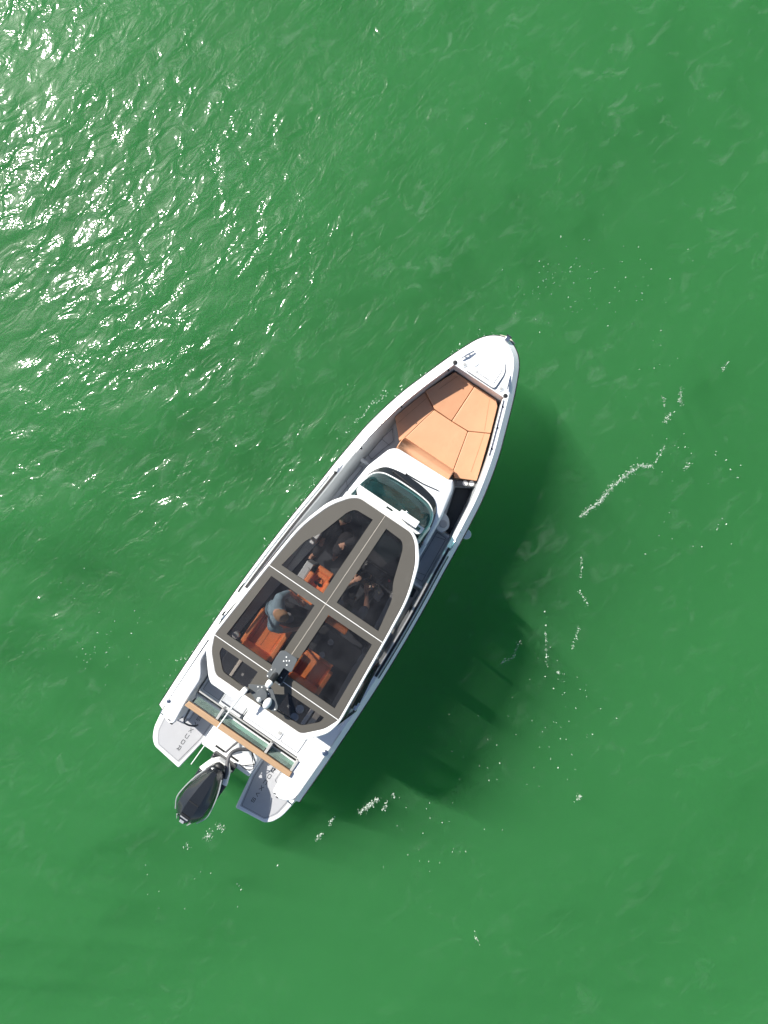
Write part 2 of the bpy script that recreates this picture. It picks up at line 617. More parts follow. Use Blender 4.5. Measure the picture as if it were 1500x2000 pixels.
# ------------------------------------------------------------------ the boat
boat = thing('motor_boat', 'white open motor boat with glass hardtop and peach bow sunpad on green water', 'boat')

RUB = spline([(.62, 1.325), (1.0, 1.335), (1.6, 1.345), (2.4, 1.345), (3.2, 1.33), (3.9, 1.295), (4.5, 1.25), (5.1, 1.19), (5.6, 1.148), (6.0, 1.105),
              (6.35, 1.06), (6.75, .975), (7.1, .88), (7.4, .775), (7.7, .668), (7.97, .565), (8.2, .465), (8.36, .385), (8.48, .295), (8.56, .195), (8.61, .09), (8.628, 0.0)], 4)
def offset(curve, d):
    out = []
    for i, p in enumerate(curve):
        a, b = curve[max(i - 1, 0)], curve[min(i + 1, len(curve) - 1)]
        t = (b - a).normalized()
        if i == len(curve) - 1: t = Vector((0, -1))
        out.append(p - Vector((-t.y, t.x)) * -d if False else p + Vector((t.y, -t.x)) * d)
    return out
BRK = offset(RUB, 0.088)
INN = offset(RUB, 0.142)
def zt(x):
    t = min(1.0, max(0.0, (x - .66) / .24))
    t = t * t * (3 - 2 * t)
    return .36 + (0.63 + 0.20 * (max(x, 0) / 8.6) ** 2) * t
def zr(x): return zt(x) - 0.085
def both(f):
    for sg in (1, -1): f(sg)

# hull below the rub rail, one loft from transom to stem
rings = []
for p, q in zip(RUB, BRK):
    x, y = p.x, p.y
    bow = max(0, (x - 5.5) / 3.13)
    rake = -0.55 * bow ** 2
    ch = y * (0.90 - 0.25 * bow)
    zk = -0.42 + 0.75 * bow ** 3
    half = [(x + rake * 0.9, 0, zk), (x + rake * 0.7, ch * 0.55, zk + 0.17), (x + rake * 0.5, ch, -0.05 + 0.38 * bow ** 2), (x + rake * 0.25, y * (0.955 - 0.10 * bow), 0.32 + 0.15 * bow),
            (x, y, zr(x) - 0.02), (x, y, zr(x)), (q.x, q.y, zt(x))]
    rings.append([(a, -b, c) for a, b, c in half[::-1]] + half[1:])
hull = MB().loft(rings, closed=False)
hull.f.append(tuple(range(len(rings[0]))))
hull = hull.build('hull', 'gelcoat', boat, smooth=30)
rr = MB()
pts = [(p.x, p.y, zr(p.x) - 0.012) for p in RUB] + [(p.x, -p.y, zr(p.x) - 0.012) for p in RUB[::-1][1:]]
rr.tube([(p[0], p[1], p[2]) for p in pts], 0.016, 6)
rr.build('rub_rail', 'rubber', boat)

# gunwale tops and inner walls
def gunwale(sg):
    top, mid, wall = [], [], []
    g = MB()
    rings = []
    for p, q, r in zip(RUB, BRK, INN):
        if p.x < 2.0 or p.x > 7.92: continue
        z = zt(p.x)
        k = 0.12 if (sg > 0 and p.x < 6.3) else (0.075 if sg > 0 else 0.035)
        if sg > 0 and 6.3 <= p.x < 6.8: k = 0.12 - 0.045 * (p.x - 6.3) / 0.5
        rings.append([(q.x, sg * q.y, z), (r.x, sg * r.y, z + 0.004), (r.x - .004, sg * (r.y - 0.012), z - 0.02), (r.x, sg * (r.y - k * .5), 0.75), (r.x, sg * (r.y - k), 0.46)])
    g.loft([r[:3] for r in rings], closed=False)
    MB().loft([r[2:] for r in rings], closed=False).build('inner_wall', 'inner_shade', boat, smooth=40)
    return g.build('gunwale', 'gelcoat', boat, smooth=40)
gun_p, gun_s = gunwale(1), gunwale(-1)
# black coaming channel beside the gunwale
def coaming(sg):
    rings = []
    c = offset(RUB, 0.092)
    d = offset(RUB, 0.132)
    for p, q, r in zip(RUB, c, d):
        if 3.2 < p.x < 5.5:
            z = zt(p.x)
            rings.append([(q.x, sg * q.y, z + .003), (q.x, sg * q.y, z + .008), (r.x, sg * r.y, z + .012), (r.x, sg * (r.y), z + .003)])
    MB().loft(rings, True).build('coaming_channel', 'rubber', boat)
    rings = []
    c = offset(RUB, 0.06)
    for p, q in zip(RUB, c):
        if 3.2 < p.x < 5.45: rings.append((q.x, sg * q.y, zt(p.x) - 0.003))
    MB().tube(rings, 0.010, 6).build('coaming_rail', 'steel' if sg > 0 else 'bracket_grey', boat)
both(coaming)

# foredeck
fd = [(q.x, q.y) for p, q in zip(RUB, BRK) if p.x > 7.85]
fd = [(7.835, fd[0][1] + 0.015)] + fd
fd = fd + [(x, -y) for x, y in fd[::-1][1:]]
m_ = MB()
vs = [(x, y, zt(x)) for x, y in fd]
lo = [(x, y, 0.5) for x, y in fd]
n = len(fd)
m_.add(vs + lo, [tuple(range(n - 1, -1, -1)), (n - 1, 0, n, 2 * n - 1)])
m_.build('foredeck', 'gelcoat', boat)
zf = zt(8.33) + 0.004
hatch_out = [(7.86, .262), (8.12, .262), (8.2, .235), (8.27, .18), (8.325, .0), (8.27, -.18), (8.2, -.235), (8.12, -.262), (7.86, -.262)]
hatch_out = fillet(hatch_out, 0.05)
anchor_hatch = MB().prism(hatch_out, zt(7.86) - 0.03, zf + 0.012).build('anchor_hatch', 'gelcoat', boat, bevel=0.006)
MB().prism(inset(hatch_out, -0.007), zt(7.86) - 0.03, zf + 0.001).build('gasket', 'groove', anchor_hatch)
hm = [(7.915, .206), (7.95, .215), (7.955, .165), (7.985, .135), (8.02, .125), (8.055, .135), (8.085, .165), (8.09, .212), (8.16, .205), (8.235, .13), (8.272, 0), (8.225, -.14), (8.145, -.204), (7.915, -.206)]
hm = fillet(hm, 0.02, 3)
MB().prism(hm, zf, zf + 0.016).build('hatch_mat_edge', 'hairline', anchor_hatch)
MB().prism(inset(hm, 0.006), zf, zf + 0.019).build('hatch_mat', 'gelcoat', anchor_hatch)
MB().lathe((8.02, .195, zf), [(.045, 0), (.045, .018), (.04, .022), (.0, .022)]).build('hatch_latch', 'gelcoat_grey', anchor_hatch)

# stroke lettering
GLY = {'S': [[(1, 1), (0, 1), (0, .5), (1, .5), (1, 0), (0, 0)]],
       'A': [[(0, 0), (.5, 1), (1, 0)]],
       'X': [[(0, 0), (1, 1)], [(0, 1), (1, 0)]],
       'D': [[(0, 1), (.85, 1), (1, .85), (1, .15), (.85, 0), (0, 0)]],
       'O': [[(.15, 1), (.85, 1), (1, .85), (1, .15), (.85, 0), (.15, 0), (0, .15), (0, .85), (.15, 1)]],
       'R': [[(0, 0), (0, 1), (.85, 1), (1, .85), (1, .5), (.85, .36), (0, .36)], [(.62, .36), (1, 0)]]}
def lettering(word, org, adv, up, w, h, pitch, t, z, m, parent):
    for i, ch in enumerate(word):
        b = MB()
        o2 = Vector(org) + Vector(adv) * pitch * i
        for st in GLY[ch]:
            P = [o2 + Vector(adv) * p[0] * w + Vector(up) * p[1] * h for p in st]
            for p, q in zip(P[:-1], P[1:]):
                d = (q - p).normalized()
                nn = Vector((-d.y, d.x)) * t / 2
                e = d * t / 2
                b.prism([tuple(p - e - nn), tuple(q + e - nn), tuple(q + e + nn), tuple(p - e + nn)], z, z + 0.0025 + 0.0004 * len(b.f) / 6)
        b.build('letter', m, parent, smooth=None)
lettering('SAXDOR', (7.925, .118), (0, -1), (1, 0), .026, .018, .041, .005, zf + .0185, 'letter_grey', anchor_hatch)

for y in (.33, -.337):
    f = MB().lathe((7.925, y, zt(7.92)), [(.048, -.02), (.048, .006), (.04, .010), (.0, .010)]).build('deck_light', 'gelcoat_grey', boat)
    MB().lathe((7.925, y, zt(7.92)), [(.022, .009), (.022, .016), (.0, .018)]).build('lens', 'cup_grey', f)
for y in (.463, -.457):
    MB().lathe((7.87, y, zt(7.87)), [(.035, -.02), (.035, .006), (.024, .009), (.0, .007)], 14).build('drain', 'rubber', boat)
for sg in (1, -1):
    c = MB()
    c.tube([(7.96, sg * .424, zt(8) + .045), (8.06, sg * .372, zt(8) + .052), (8.165, sg * .318, zt(8) + .045)], [.010, .015, .010], 8)
    cl = c.build('cleat', 'steel', boat)
    MB().tube([(8.03, sg * .388, zt(8) - .01), (8.03, sg * .388, zt(8) + .05)], .012).build('cleat_foot', 'steel', cl)
    MB().tube([(8.09, sg * .356, zt(8) - .01), (8.09, sg * .356, zt(8) + .05)], .012).build('cleat_foot', 'steel', cl)
# anchor roller and anchor at the stem
ar = MB().box(8.56, 8.66, -.035, .035, zt(8.6) - .02, zt(8.6) + .015).build('bow_roller', 'steel', boat, bevel=.005)
MB().tube([(8.62, .13, zr(8.6) - .02), (8.66, 0, zr(8.6) - .05), (8.63, -.13, zr(8.6) - .02)], [.008, .022, .008], 8).build('anchor_stock', 'cream', ar)
MB().tube([(8.645, -.04, zt(8.6) + .0), (8.645, .04, zt(8.6) + .0)], .018, 10).build('roller', 'rubber', ar)

# bow sunpad: five cushions and a bolster
ZC = 0.82
pads = {'bow_cushion': [(7.80, .02), (7.80, .405), (7.3, .60), (7.30, .615), (7.15, .347), (7.155, .02)],
        }
def cushion(name, poly, z0, z1, m='peach', r=0.014, stitch=True):
    o = MB().prism(fillet(inset(poly, .0015), r, 3), z0, z1).build(name, m, boat, bevel=0.011, seg=3, smooth=50)
    return o
c1 = cushion('bow_cushion', [(7.815, .026), (7.815, .405), (7.30, .625), (7.148, .345), (7.148, .018)], .5, ZC)
c2 = cushion('bow_cushion', [(7.815, .022), (7.148, .014), (7.158, -.285), (7.325, -.60), (7.74, -.45), (7.815, -.37)], .5, ZC + .01)
for c_ in (c1,):                                       # the forward port pad rises towards its outer edge
    for v_ in c_.data.vertices:
        if v_.co.z > .7: v_.co.z += .13 * max(0, abs(v_.co.y) - .02)
c3 = cushion('bow_cushion', [(7.296, .627), (6.71, .80), (6.43, .53), (6.50, .49), (7.144, .347)], .5, ZC)
c4 = cushion('bow_cushion', [(7.144, .343), (6.50, .486), (6.46, .0), (6.50, -.44), (7.154, -.283), (7.144, .014)], .5, ZC)
c5 = cushion('bow_cushion', [(7.154, -.287), (6.50, -.445), (6.43, -.51), (6.585, -.835), (6.70, -.80), (7.32, -.60)], .5, ZC + .01)
def stitch(path, parent, z, w=.006, m='stitch'):
    b = MB()
    for p, q in zip(path[:-1], path[1:]):
        p, q = Vector(p), Vector(q)
        d = (q - p).normalized()
        nn = Vector((-d.y, d.x)) * w / 2
        b.prism([tuple(p - nn), tuple(q - nn), tuple(q + nn), tuple(p + nn)], z - .004, z + .0025)
    return b.build('seam', m, parent, smooth=None)
stitch([(7.78, .33), (7.27, .53)], c1, ZC + .055)
stitch([(7.76, -.285), (7.31, -.492)], c2, ZC + .01)
stitch([(7.24, .545), (6.66, .70)], c3, ZC)
stitch([(7.27, -.515), (6.65, -.68)], c5, ZC + .01)
bol = MB()
prof = [(6.30, .86), (6.285, 1.10), (6.33, 1.17), (6.40, 1.175), (6.47, 1.10), (6.52, .90), (6.50, .80)]
bol.loft([[(x, y, z) for x, z in prof] for y in (.485, .47, .2, -.2, -.43, -.455)], True)
bol.build('backrest_bolster', 'peach', boat, bevel=.02, seg=3, smooth=50)

# handrails
def rail(pts, brackets, name='handrail'):
    h = MB().tube([tuple(p) for p in spline(pts, 4)], .014, 8).build(name, 'steel', boat)
    for x, y, z in brackets:
        MB().box(x - .012, x + .012, y - .025, y + .025, z - .05, z + .018).build('rail_bracket', 'black_trim', h, bevel=.004)
def innery(x, d=.0):
    for a, b in zip(INN[:-1], INN[1:]):
        if a.x <= x <= b.x:
            t = (x - a.x) / (b.x - a.x)
            return a.y + (b.y - a.y) * t - d
    return INN[0].y - d
xs = [5.9, 6.3, 6.8, 7.2, 7.6, 7.82]
rail([(x, innery(x, .008), zt(x) + .012) for x in xs], [(x, innery(x, .02), zt(x)) for x in (5.99, 6.86, 7.72)])
xs = [6.98, 7.2, 7.5, 7.8]
rail([(x, -innery(x, .02), zt(x) + .02) for x in xs], [(x, -innery(x, .01), zt(x)) for x in (7.09, 7.4, 7.71)])

# inner deck
fl = [(p.x, p.y) for p in INN if 1.3 < p.x < 7.9]
fl = fl + [(x, -y) for x, y in fl[::-1]]
MB().prism(fl, .40, .47).build('deck_floor', 'gelcoat_grey', boat)

# coachroof in front of the screen
ca = [(6.30, .46), (6.22, .56), (5.82, .69), (5.30, .735), (5.30, -.735), (5.82, -.69), (6.25, -.60), (6.37, -.51), (6.33, -.46)]
cao = inset(ca, -.02)
console = MB()
r1 = fillet(cao, .06, 3)
r2 = fillet(ca, .06, 3)
r3 = fillet(inset(ca, .045), .06, 3)
console.loft([[(x, y, .46) for x, y in r1], [(x, y, 1.14) for x, y in r2], [(x, y, 1.215) for x, y in inset(r2, .012)], [(x, y, 1.24) for x, y in r3]], True)
console = console.build('coachroof', 'gelcoat', boat, smooth=50)

# side walls of the helm well
for sg in (1, -1):
    MB().prism([(5.32, sg * .735), (5.32, sg * .665), (4.35, sg * .70), (4.35, sg * .775)], .46, 1.22).build('cabin_side', 'gelcoat', boat, bevel=.015)

# windscreen
WB = [(4.9, .685), (5.36, .66), (5.55, .64), (5.74, .60), (5.87, .53), (5.955, .44), (5.995, .32), (6.02, .16), (6.025, 0)]
WG = [(4.9, .62), (5.36, .60), (5.55, .60), (5.69, .575), (5.79, .51), (5.85, .41), (5.872, .30), (5.885, .15), (5.888, 0)]
WT = [(4.9, .60), (5.20, .58), (5.32, .57), (5.40, .55), (5.45, .50), (5.47, .40), (5.475, .30), (5.48, .15), (5.48, 0)]
def full(c): return c + [(x, -y) for x, y in c[::-1][1:]]
wb = [tuple(p) for p in spline(full(WB), 3)]
wg = [tuple(p) for p in spline(full(WG), 3)]
wt = [tuple(p) for p in spline(full(WT), 3)]
screen = MB()
screen.loft([[(x, y, 1.235) for x, y in wb], [(x, y, 1.262) for x, y in wb], [(x, y, 1.345) for x, y in wg], [(x, y, 1.235) for x, y in wg]], closed=False)
screen = screen.build('windscreen_frame', 'black_trim', boat, smooth=40)
MB().tube([(x, y, 1.352) for x, y in wg], .013, 6).build('screen_trim', 'white_paint', screen)
g = MB().loft([[(x, y, 1.35) for x, y in wg], [(x * .5 + a * .5 + .02, y * .5 + b * .5, 1.76) for (x, y), (a, b) in zip(wg, wt)], [(x, y, 2.17) for x, y in wt]], closed=False)
g.build('screen_glass', 'screen_glass', screen, smooth=60)
for sg, P in ((1, [(5.55, .605, 1.36), (5.42, .585, 1.7), (5.30, .572, 2.17)]), (-1, [(5.55, -.605, 1.36), (5.42, -.585, 1.7), (5.30, -.572, 2.17)])):
    MB().tube(P, .028, 8).build('screen_pillar', 'white_paint', screen)
# dash under the screen
dash_p = [(x - .05, y * .93) for x, y in spline(full(WG), 3) if x > 5.1]
MB().prism([(p[0], p[1]) for p in dash_p], 1.0, 1.275).build('dash_shelf', 'dash_grey', boat)
# wipers
def wiper(a, b, c):
    w = MB().tube([a, b], [.010, .007], 6).build('wiper', 'rubber', screen)
    MB().tube([b, c], .006, 6).build('wiper_blade', 'rubber', w)
    MB().ball(a, .018, .018, .012).build('wiper_pivot', 'black_trim', w)
wiper((5.955, .30, 1.31), (5.93, .02, 1.335), (5.905, -.17, 1.35))
wiper((6.035, .12, 1.265), (6.055, -.16, 1.27), (6.10, -.42, 1.262))

# ------------------------------------------------------------------ hardtop
ZR = 2.36
half = [(5.40, 0), (5.395, .42), (5.30, .575), (5.08, .75), (4.6, .905), (3.9, .972), (2.66, 1.068), (2.45, 1.02), (2.16, .78), (2.10, .70), (2.10, 0)]
r_out = fillet(half[1:-1] + [(x, -y) for x, y in half[1:-1][::-1]], [.08, .10, .2, .25, .3, .09, .09, .06, .03] + [.03, .06, .09, .09, .3, .25, .2, .10, .08], 5)
ohalf = [(5.345, .42), (5.27, .53), (5.05, .695), (4.6, .86), (3.895, .930), (2.685, 1.022), (2.48, .935), (2.27, .735), (2.24, .68)]
orad = [.08, .10, .2, .25, .3, .06, .06, .05, .02]
hardtop = holed_plate('hardtop', r_out, [fillet(ohalf + [(x, -y) for x, y in ohalf[::-1]], orad + orad[::-1], 5)], ZR - .07, ZR - .002, 'white_paint', boat)
bv = hardtop.modifiers.new('edge', 'BEVEL')
bv.width = .02
bv.segments = 3
bv.limit_method = 'ANGLE'
bv.angle_limit = R(50)
# skin panels, each with a glazed opening; white strips between them
S = .0045
P_F = fillet([(5.345, S), (5.345, .42), (5.27, .53), (5.05, .695), (4.6, .86), (3.895 + S, .930), (3.895 + S, S)], [0, .08, .10, .2, .25, 0, 0], 5)
P_M = [(3.895 - S, S), (3.895 - S, .930), (2.685 + S, 1.022), (2.685 + S, S)]
P_A = fillet([(2.685 - S, S), (2.685 - S, 1.022), (2.48, .935), (2.27, .735), (2.24, .68), (2.24, S)], [0, 0.02, .06, .05, .02, 0], 4)
H_F = fillet([(5.205, .11), (5.19, .385), (5.10, .455), (4.64, .60), (4.46, .715), (3.99, .80), (3.99, .113)], [.0, .06, .06, .08, .08, 0, 0], 4)
H_M = [(3.79, .115), (3.79, .832), (2.785, .896), (2.785, .115)]
H_A = fillet([(2.60, .25), (2.60, .845), (2.52, .84), (2.33, .65), (2.32, .25)], [0, .0, .05, .05, 0], 4)
for P, Hh in ((P_F, H_F), (P_M, H_M), (P_A, H_A)):
    for sg in (1, -1):
        a, h = (P, Hh) if sg > 0 else (mirror(P), mirror(Hh))
        pn = holed_plate('roof_panel', a, [h], ZR - .035, ZR, 'roof_skin', hardtop)
        MB().prism(inset(h, -.004), ZR - .022, ZR - .012).build('roof_window', 'roof_glass', hardtop, smooth=None)
MB().box(2.68, 5.345, -S * .55, S * .55, ZR - .03, ZR + .004).build('seam_strip', 'cream', hardtop, smooth=None)
for x, w in ((3.895, .93), (2.685, 1.02)):
    for sg in (1, -1):
        MB().box(x - S, x + S, sg * S, sg * w, ZR - .03, ZR + .006).build('seam_strip', 'white_paint', hardtop, smooth=None)
# front visor
vis = holed_plate('visor', [(5.50, .535), (5.50, -.545), (5.42, -.545), (5.37, -.49), (5.37, .49), (5.42, .535)],
                  [[(5.47, .06), (5.47, -.045), (5.442, -.045), (5.442, .06)], [(5.475, -.42), (5.475, -.50), (5.425, -.50), (5.425, -.42)]], 2.17, 2.225, 'white_paint', hardtop)
vb = MB().prism(fillet([(5.435, -.14), (5.435, -.44), (5.54, -.44), (5.54, -.14)], .008, 2), 2.228, 2.40).build('searchlight_box', 'white_paint', hardtop, bevel=.006)
MB().tube([(5.545, -.22, 2.30), (5.56, -.22, 2.30)], .03, 12).build('lens', 'steel', vb)
# supports
for sg in (1, -1):
    MB().tube([(4.42, sg * .735, 1.2), (4.50, sg * .80, 1.8), (4.55, sg * .84, 2.30)], .03, 8).build('roof_post', 'white_paint', hardtop)
    sp = MB()
    a = [(3.38, sg * 1.14, 1.0), (2.56, sg * 1.245, 1.0), (2.45, sg * .99, 2.29), (3.05, sg * .96, 2.29)]
    b = [(x, y - sg * .012, z) for x, y, z in a]
    ss = MB().tube([a[0], a[1]], .028, 6).build('side_screen', 'black_gloss', hardtop)
    for p, q in ((1, 2), (3, 0)):
        MB().tube([a[p], a[q]], .022, 6).build('screen_bar', 'black_gloss', ss)
    MB().add(a + b, [(0, 1, 2, 3), (7, 6, 5, 4), (0, 4, 5, 1), (1, 5, 6, 2), (2, 6, 7, 3), (3, 7, 4, 0)]).build('screen_pane', 'side_glass', ss, smooth=None)
    for k in range(2):
        t = .10 + .16 * k
        p = Vector(a[0]).lerp(Vector(a[3]), t + .05)
        q = Vector(a[1]).lerp(Vector(a[2]), t + .05)
        p, q = p.lerp(q, .06), p.lerp(q, .80)
        MB().tube([p + Vector((0, sg * .012, 0)), q + Vector((0, sg * .012, 0))], .016, 6).build('louvre', 'rubber', ss)
    MB().box(2.58, 2.72, sg * 1.225 - .035, sg * 1.225 + .035, .995, 1.05).build('hinge_plate', 'steel', ss, bevel=.01)

# ------------------------------------------------------------------ antenna mast on the hardtop
mast = MB().prism(fillet([(2.62, .13), (2.86, .13), (2.86, -.118), (2.62, -.118)], .025), ZR + .006, ZR + .03).build('antenna_mast', 'bracket_grey', boat, bevel=.004)
MB().box(2.66, 2.86, .0, .07, ZR + .03, ZR + .19).build('upright', 'bracket_grey', mast, bevel=.006)
MB().box(2.655, 2.86, -.10, -.004, ZR + .03, ZR + .036).build('base_pad', 'black_gloss', mast)
up = MB().prism(fillet([(2.83, .135), (2.93, .145), (3.06, .145), (3.10, .10), (3.105, -.11), (2.90, -.14), (2.90, -.02), (2.67, -.02), (2.67, .055), (2.83, .055)], [.0, .02, .04, .03, .03, .03, 0, .01, .01, 0]), ZR + .19, ZR + .205)
up = up.build('mast_plate', 'bracket_grey', mast, bevel=.003)
for x, y in ((3.02, -.03), (3.04, .03), (2.975, .03), (2.955, -.035), (3.0, .0)):
    MB().ball((x, y, ZR + .208), .011, .011, .006, 8, 4).build('bolt', 'white_paint', up)
for x, y in ((2.64, .105), (2.74, .11), (2.83, .108), (2.64, -.09), (2.73, -.06)):
    MB().ball((x, y, ZR + .034), .011, .011, .007, 8, 4).build('bolt', 'white_paint', mast)
MB().tube([(2.79, .015, ZR + .16), (2.66, .02, ZR + .26)], .042, 16).build('mast_tube', 'rubber', mast, smooth=60)
MB().tube([(2.66, .02, ZR + .26), (2.63, .022, ZR + .285), (2.59, .024, ZR + .31)], [.043, .043, .03], 16).build('navigation_light', 'white_paint', mast, smooth=60)
zw = ZR + .27
wing = MB().prism(fillet([(2.47, .25), (2.585, .06), (2.615, .02), (2.60, -.06), (2.455, -.245), (2.405, -.265), (2.36, -.23), (2.345, .03), (2.40, .16)], .02), zw, zw + .014).build('wing_plate', 'bracket_grey', mast, bevel=.003)
for x, y in ((2.545, .075), (2.56, -.005), (2.52, -.045), (2.52, .12), (2.40, -.235)):
    MB().ball((x, y, zw + .016), .011, .011, .007, 8, 4).build('bolt', 'white_paint', wing)
MB().lathe((2.475, .02, zw + .012), [(.078, 0), (.078, .05), (.07, .062), (.0, .066)], 24).build('radar_puck', 'bracket_grey', mast)
dome = MB()
dome.ball((2.42, -.105, zw + .05), .082, .052, .055, 20, 12)
dome.build('antenna_dome', 'white_paint', mast, smooth=60)
MB().lathe((2.405, .012, zw + .05), [(.034, 0), (.032, .03), (.014, .06), (.012, .09), (.0, .095)], 16).build('antenna_cone', 'white_paint', mast, smooth=50)
wbx = MB().prism(fillet([(2.43, .20), (2.43, .275), (2.31, .285), (2.31, .21)], .025), zw + .014, zw + .09).build('whip_base', 'white_paint', mast, bevel=.015, seg=3)
MB().prism([(2.44, .13), (2.44, .20), (2.36, .20)], zw + .014, zw + .05).build('whip_bracket', 'black_trim', mast)
MB().tube([(2.33, .245, zw + .05), (2.22, .250, zw + .05), (2.20, .250, zw + .05), (2.08, .255, zw + .045), (2.06, .255, zw + .045), (1.15, .285, zw - .02)], [.028, .020, .012, .012, .009, .006], 8).build('whip_antenna', 'white_paint', mast)

# ------------------------------------------------------------------ stern
plat = [(0.0, .565), (.07, 1.10), (.16, 1.20), (.32, 1.28), (.62, 1.325), (1.20, 1.335), (1.20, .47), (.60, .47)]
prad = [.03, .05, .05, .08, .1, 0, 0, .02]
mat_p = [(.075, .615), (.125, 1.065), (.20, 1.13), (.32, 1.20), (.57, 1.235), (.70, 1.17), (.74, 1.0), (.76, .88), (1.14, .88), (1.14, .50), (.60, .515)]
mrad = [.02, .03, .04, .05, .02, .03, .03, .03, 0, 0, .01]
for sg in (1, -1):
    P = plat if sg > 0 else mirror(plat)
    pr = prad if sg > 0 else prad[::-1]
    pf = MB().prism(fillet(P, pr), .10, .375).build('swim_platform', 'gelcoat', boat, bevel=.022, seg=3)
    Q = mat_p if sg > 0 else mirror(mat_p)
    qr = mrad if sg > 0 else mrad[::-1]
    MB().prism(fillet(Q, qr), .37, .380).build('mat_edge', 'mat_light', pf)
    MB().prism(fillet(inset(Q, .02), qr), .37, .3825).build('mat_groove', 'groove', pf)
    MB().prism(fillet(inset(Q, .028), qr), .37, .386).build('platform_mat', 'mat_light', pf)
    if sg > 0:
        lettering('SAXDOR', (.90, .765), (-1, 0), (0, -1), .068, .046, .116, .009, .385, 'letter', pf)
    else:
        lettering('SAXDOR', (.25, -.765), (1, 0), (0, 1), .068, .046, .116, .009, .385, 'letter', pf)
# quarter blocks
port_q = [(2.30, BRK[12].y), (1.6, 1.268), (1.0, 1.258), (.86, 1.235), (.80, 1.16), (.755, 1.06), (.775, .985), (.83, .965), (1.20, 1.0), (1.60, 1.005), (1.72, 1.07), (1.85, 1.17), (2.30, 1.178)]
stb_q = [(2.32, -1.268), (1.6, -1.268), (1.0, -1.258), (.88, -1.235), (.80, -1.13), (.77, -1.0), (.80, -.905), (.88, -.885), (1.14, -.89), (1.14, -.965), (1.45, -.965), (1.45, -.915), (2.05, -.915), (2.22, -1.0), (2.32, -1.17)]
pq = MB().prism(fillet(port_q, [0, .1, .1, .06, .06, .06, .05, .05, .02, .1, .1, .1, 0]), .40, .985).build('quarter_coaming', 'gelcoat', boat, bevel=.03, seg=4)
sq = MB().prism(fillet(stb_q, [0, .1, .1, .06, .06, .06, .05, .05, 0, 0, 0, 0, .08, .08, 0]), .40, .985).build('quarter_coaming', 'gelcoat', boat, bevel=.03, seg=4)
for y, q in ((1.0, pq), (-1.0, sq)):
    for dx in (0, .03):
        MB().box(.775 + dx, .79 + dx, y - .02 + dx * 2, y + .02 + dx * 2, .75, .992).build('tail_clip', 'black_trim', q)
    MB().tube([(.80, y * 1.20, .70), (.70, y * 1.19, .66), (.68, y * 1.28, .64), (.80, y * 1.29, .70)], .014, 8).build('stern_handle', 'steel', q)
MB().lathe((1.775, -1.235, .985), [(.05, 0), (.05, .01), (.035, .02), (.0, .02)]).build('stern_cleat', 'steel', sq)
MB().lathe((1.05, 1.235, .985), [(.03, 0), (.03, .012), (.0, .02)]).build('stern_cleat', 'steel', pq)
stitch([(1.68, -.97), (1.68, -1.16)], sq, .986, .006, 'hairline')
# grab rail on the port platform
MB().tube([(1.05, .93, .62), (.80, .91, .60), (.755, .87, .60), (.765, .80, .60), (.81, .70, .60), (.84, .68, .56)], .016, 8).build('grab_rail', 'tube_grey', boat)

# transom with wooden cap, glass wind break and frame
tr = MB().box(1.16, 1.24, -.96, .46, .37, .985).build('transom_wall', 'gelcoat', boat, bevel=.01)
MB().prism([(1.150, .985), (1.245, .965), (1.252, -.975), (1.157, -.985)], .99, 1.035).build('wooden_cap', 'wood', boat, bevel=.008)
wbk = MB().prism([(1.256, .93), (1.262, .93), (1.262, -.955), (1.256, -.955)], .80, 1.0).build('wind_break', 'rubber', boat)
def pane(y0, y1):
    MB().add([(1.262, y0, 1.0), (1.262, y1, 1.0), (1.332, y1, .86), (1.332, y0, .86), (1.256, y0, .995), (1.256, y1, .995), (1.326, y1, .855), (1.326, y0, .855)],
             [(3, 2, 1, 0), (4, 5, 6, 7), (0, 1, 5, 4), (2, 3, 7, 6), (1, 2, 6, 5), (3, 0, 4, 7)]).build('glass_pane', 'clear_glass', wbk, smooth=None)
pane(.90, .48); pane(.42, -.425); pane(-.505, -.935)
MB().prism([(1.258, .42), (1.345, .42), (1.345, -.935), (1.258, -.935)], .80, .83).build('glass_shelf', 'gelcoat', wbk)
for y in (.45, -.465, -.95):
    MB().box(1.25, 1.44, y - .022, y + .022, .84, 1.012).build('frame_bracket', 'cup_grey', wbk, bevel=.006)
MB().tube([(1.43, .93, .93), (1.43, -.95, .93)], .014, 8).build('frame_rail', 'cup_grey', wbk)
MB().box(1.345, 1.46, -.96, .12, .40, .62).build('gutter', 'rubber', boat)
# aft bench block
bench = MB().prism(fillet([(1.46, .12), (1.90, .12), (1.90, -.925), (1.46, -.925)], .03), .46, .965).build('aft_bench', 'gelcoat', boat, bevel=.02, seg=3)
for Q in ([(1.53, .085), (1.83, .085), (1.83, -.53), (1.53, -.53)], [(1.53, -.57), (1.83, -.57), (1.83, -.88), (1.53, -.88)]):
    MB().prism(fillet(inset(Q, -.011), .03), .955, .968).build('lid_gap', 'hairline', bench)
    MB().prism(fillet(Q, .03), .955, .975).build('bench_lid', 'gelcoat', bench, bevel=.006)
MB().lathe((1.63, -.48, .973), [(.035, 0), (.035, .006), (.024, .010), (.0, .006)], 16).build('lid_latch', 'cup_grey', bench)
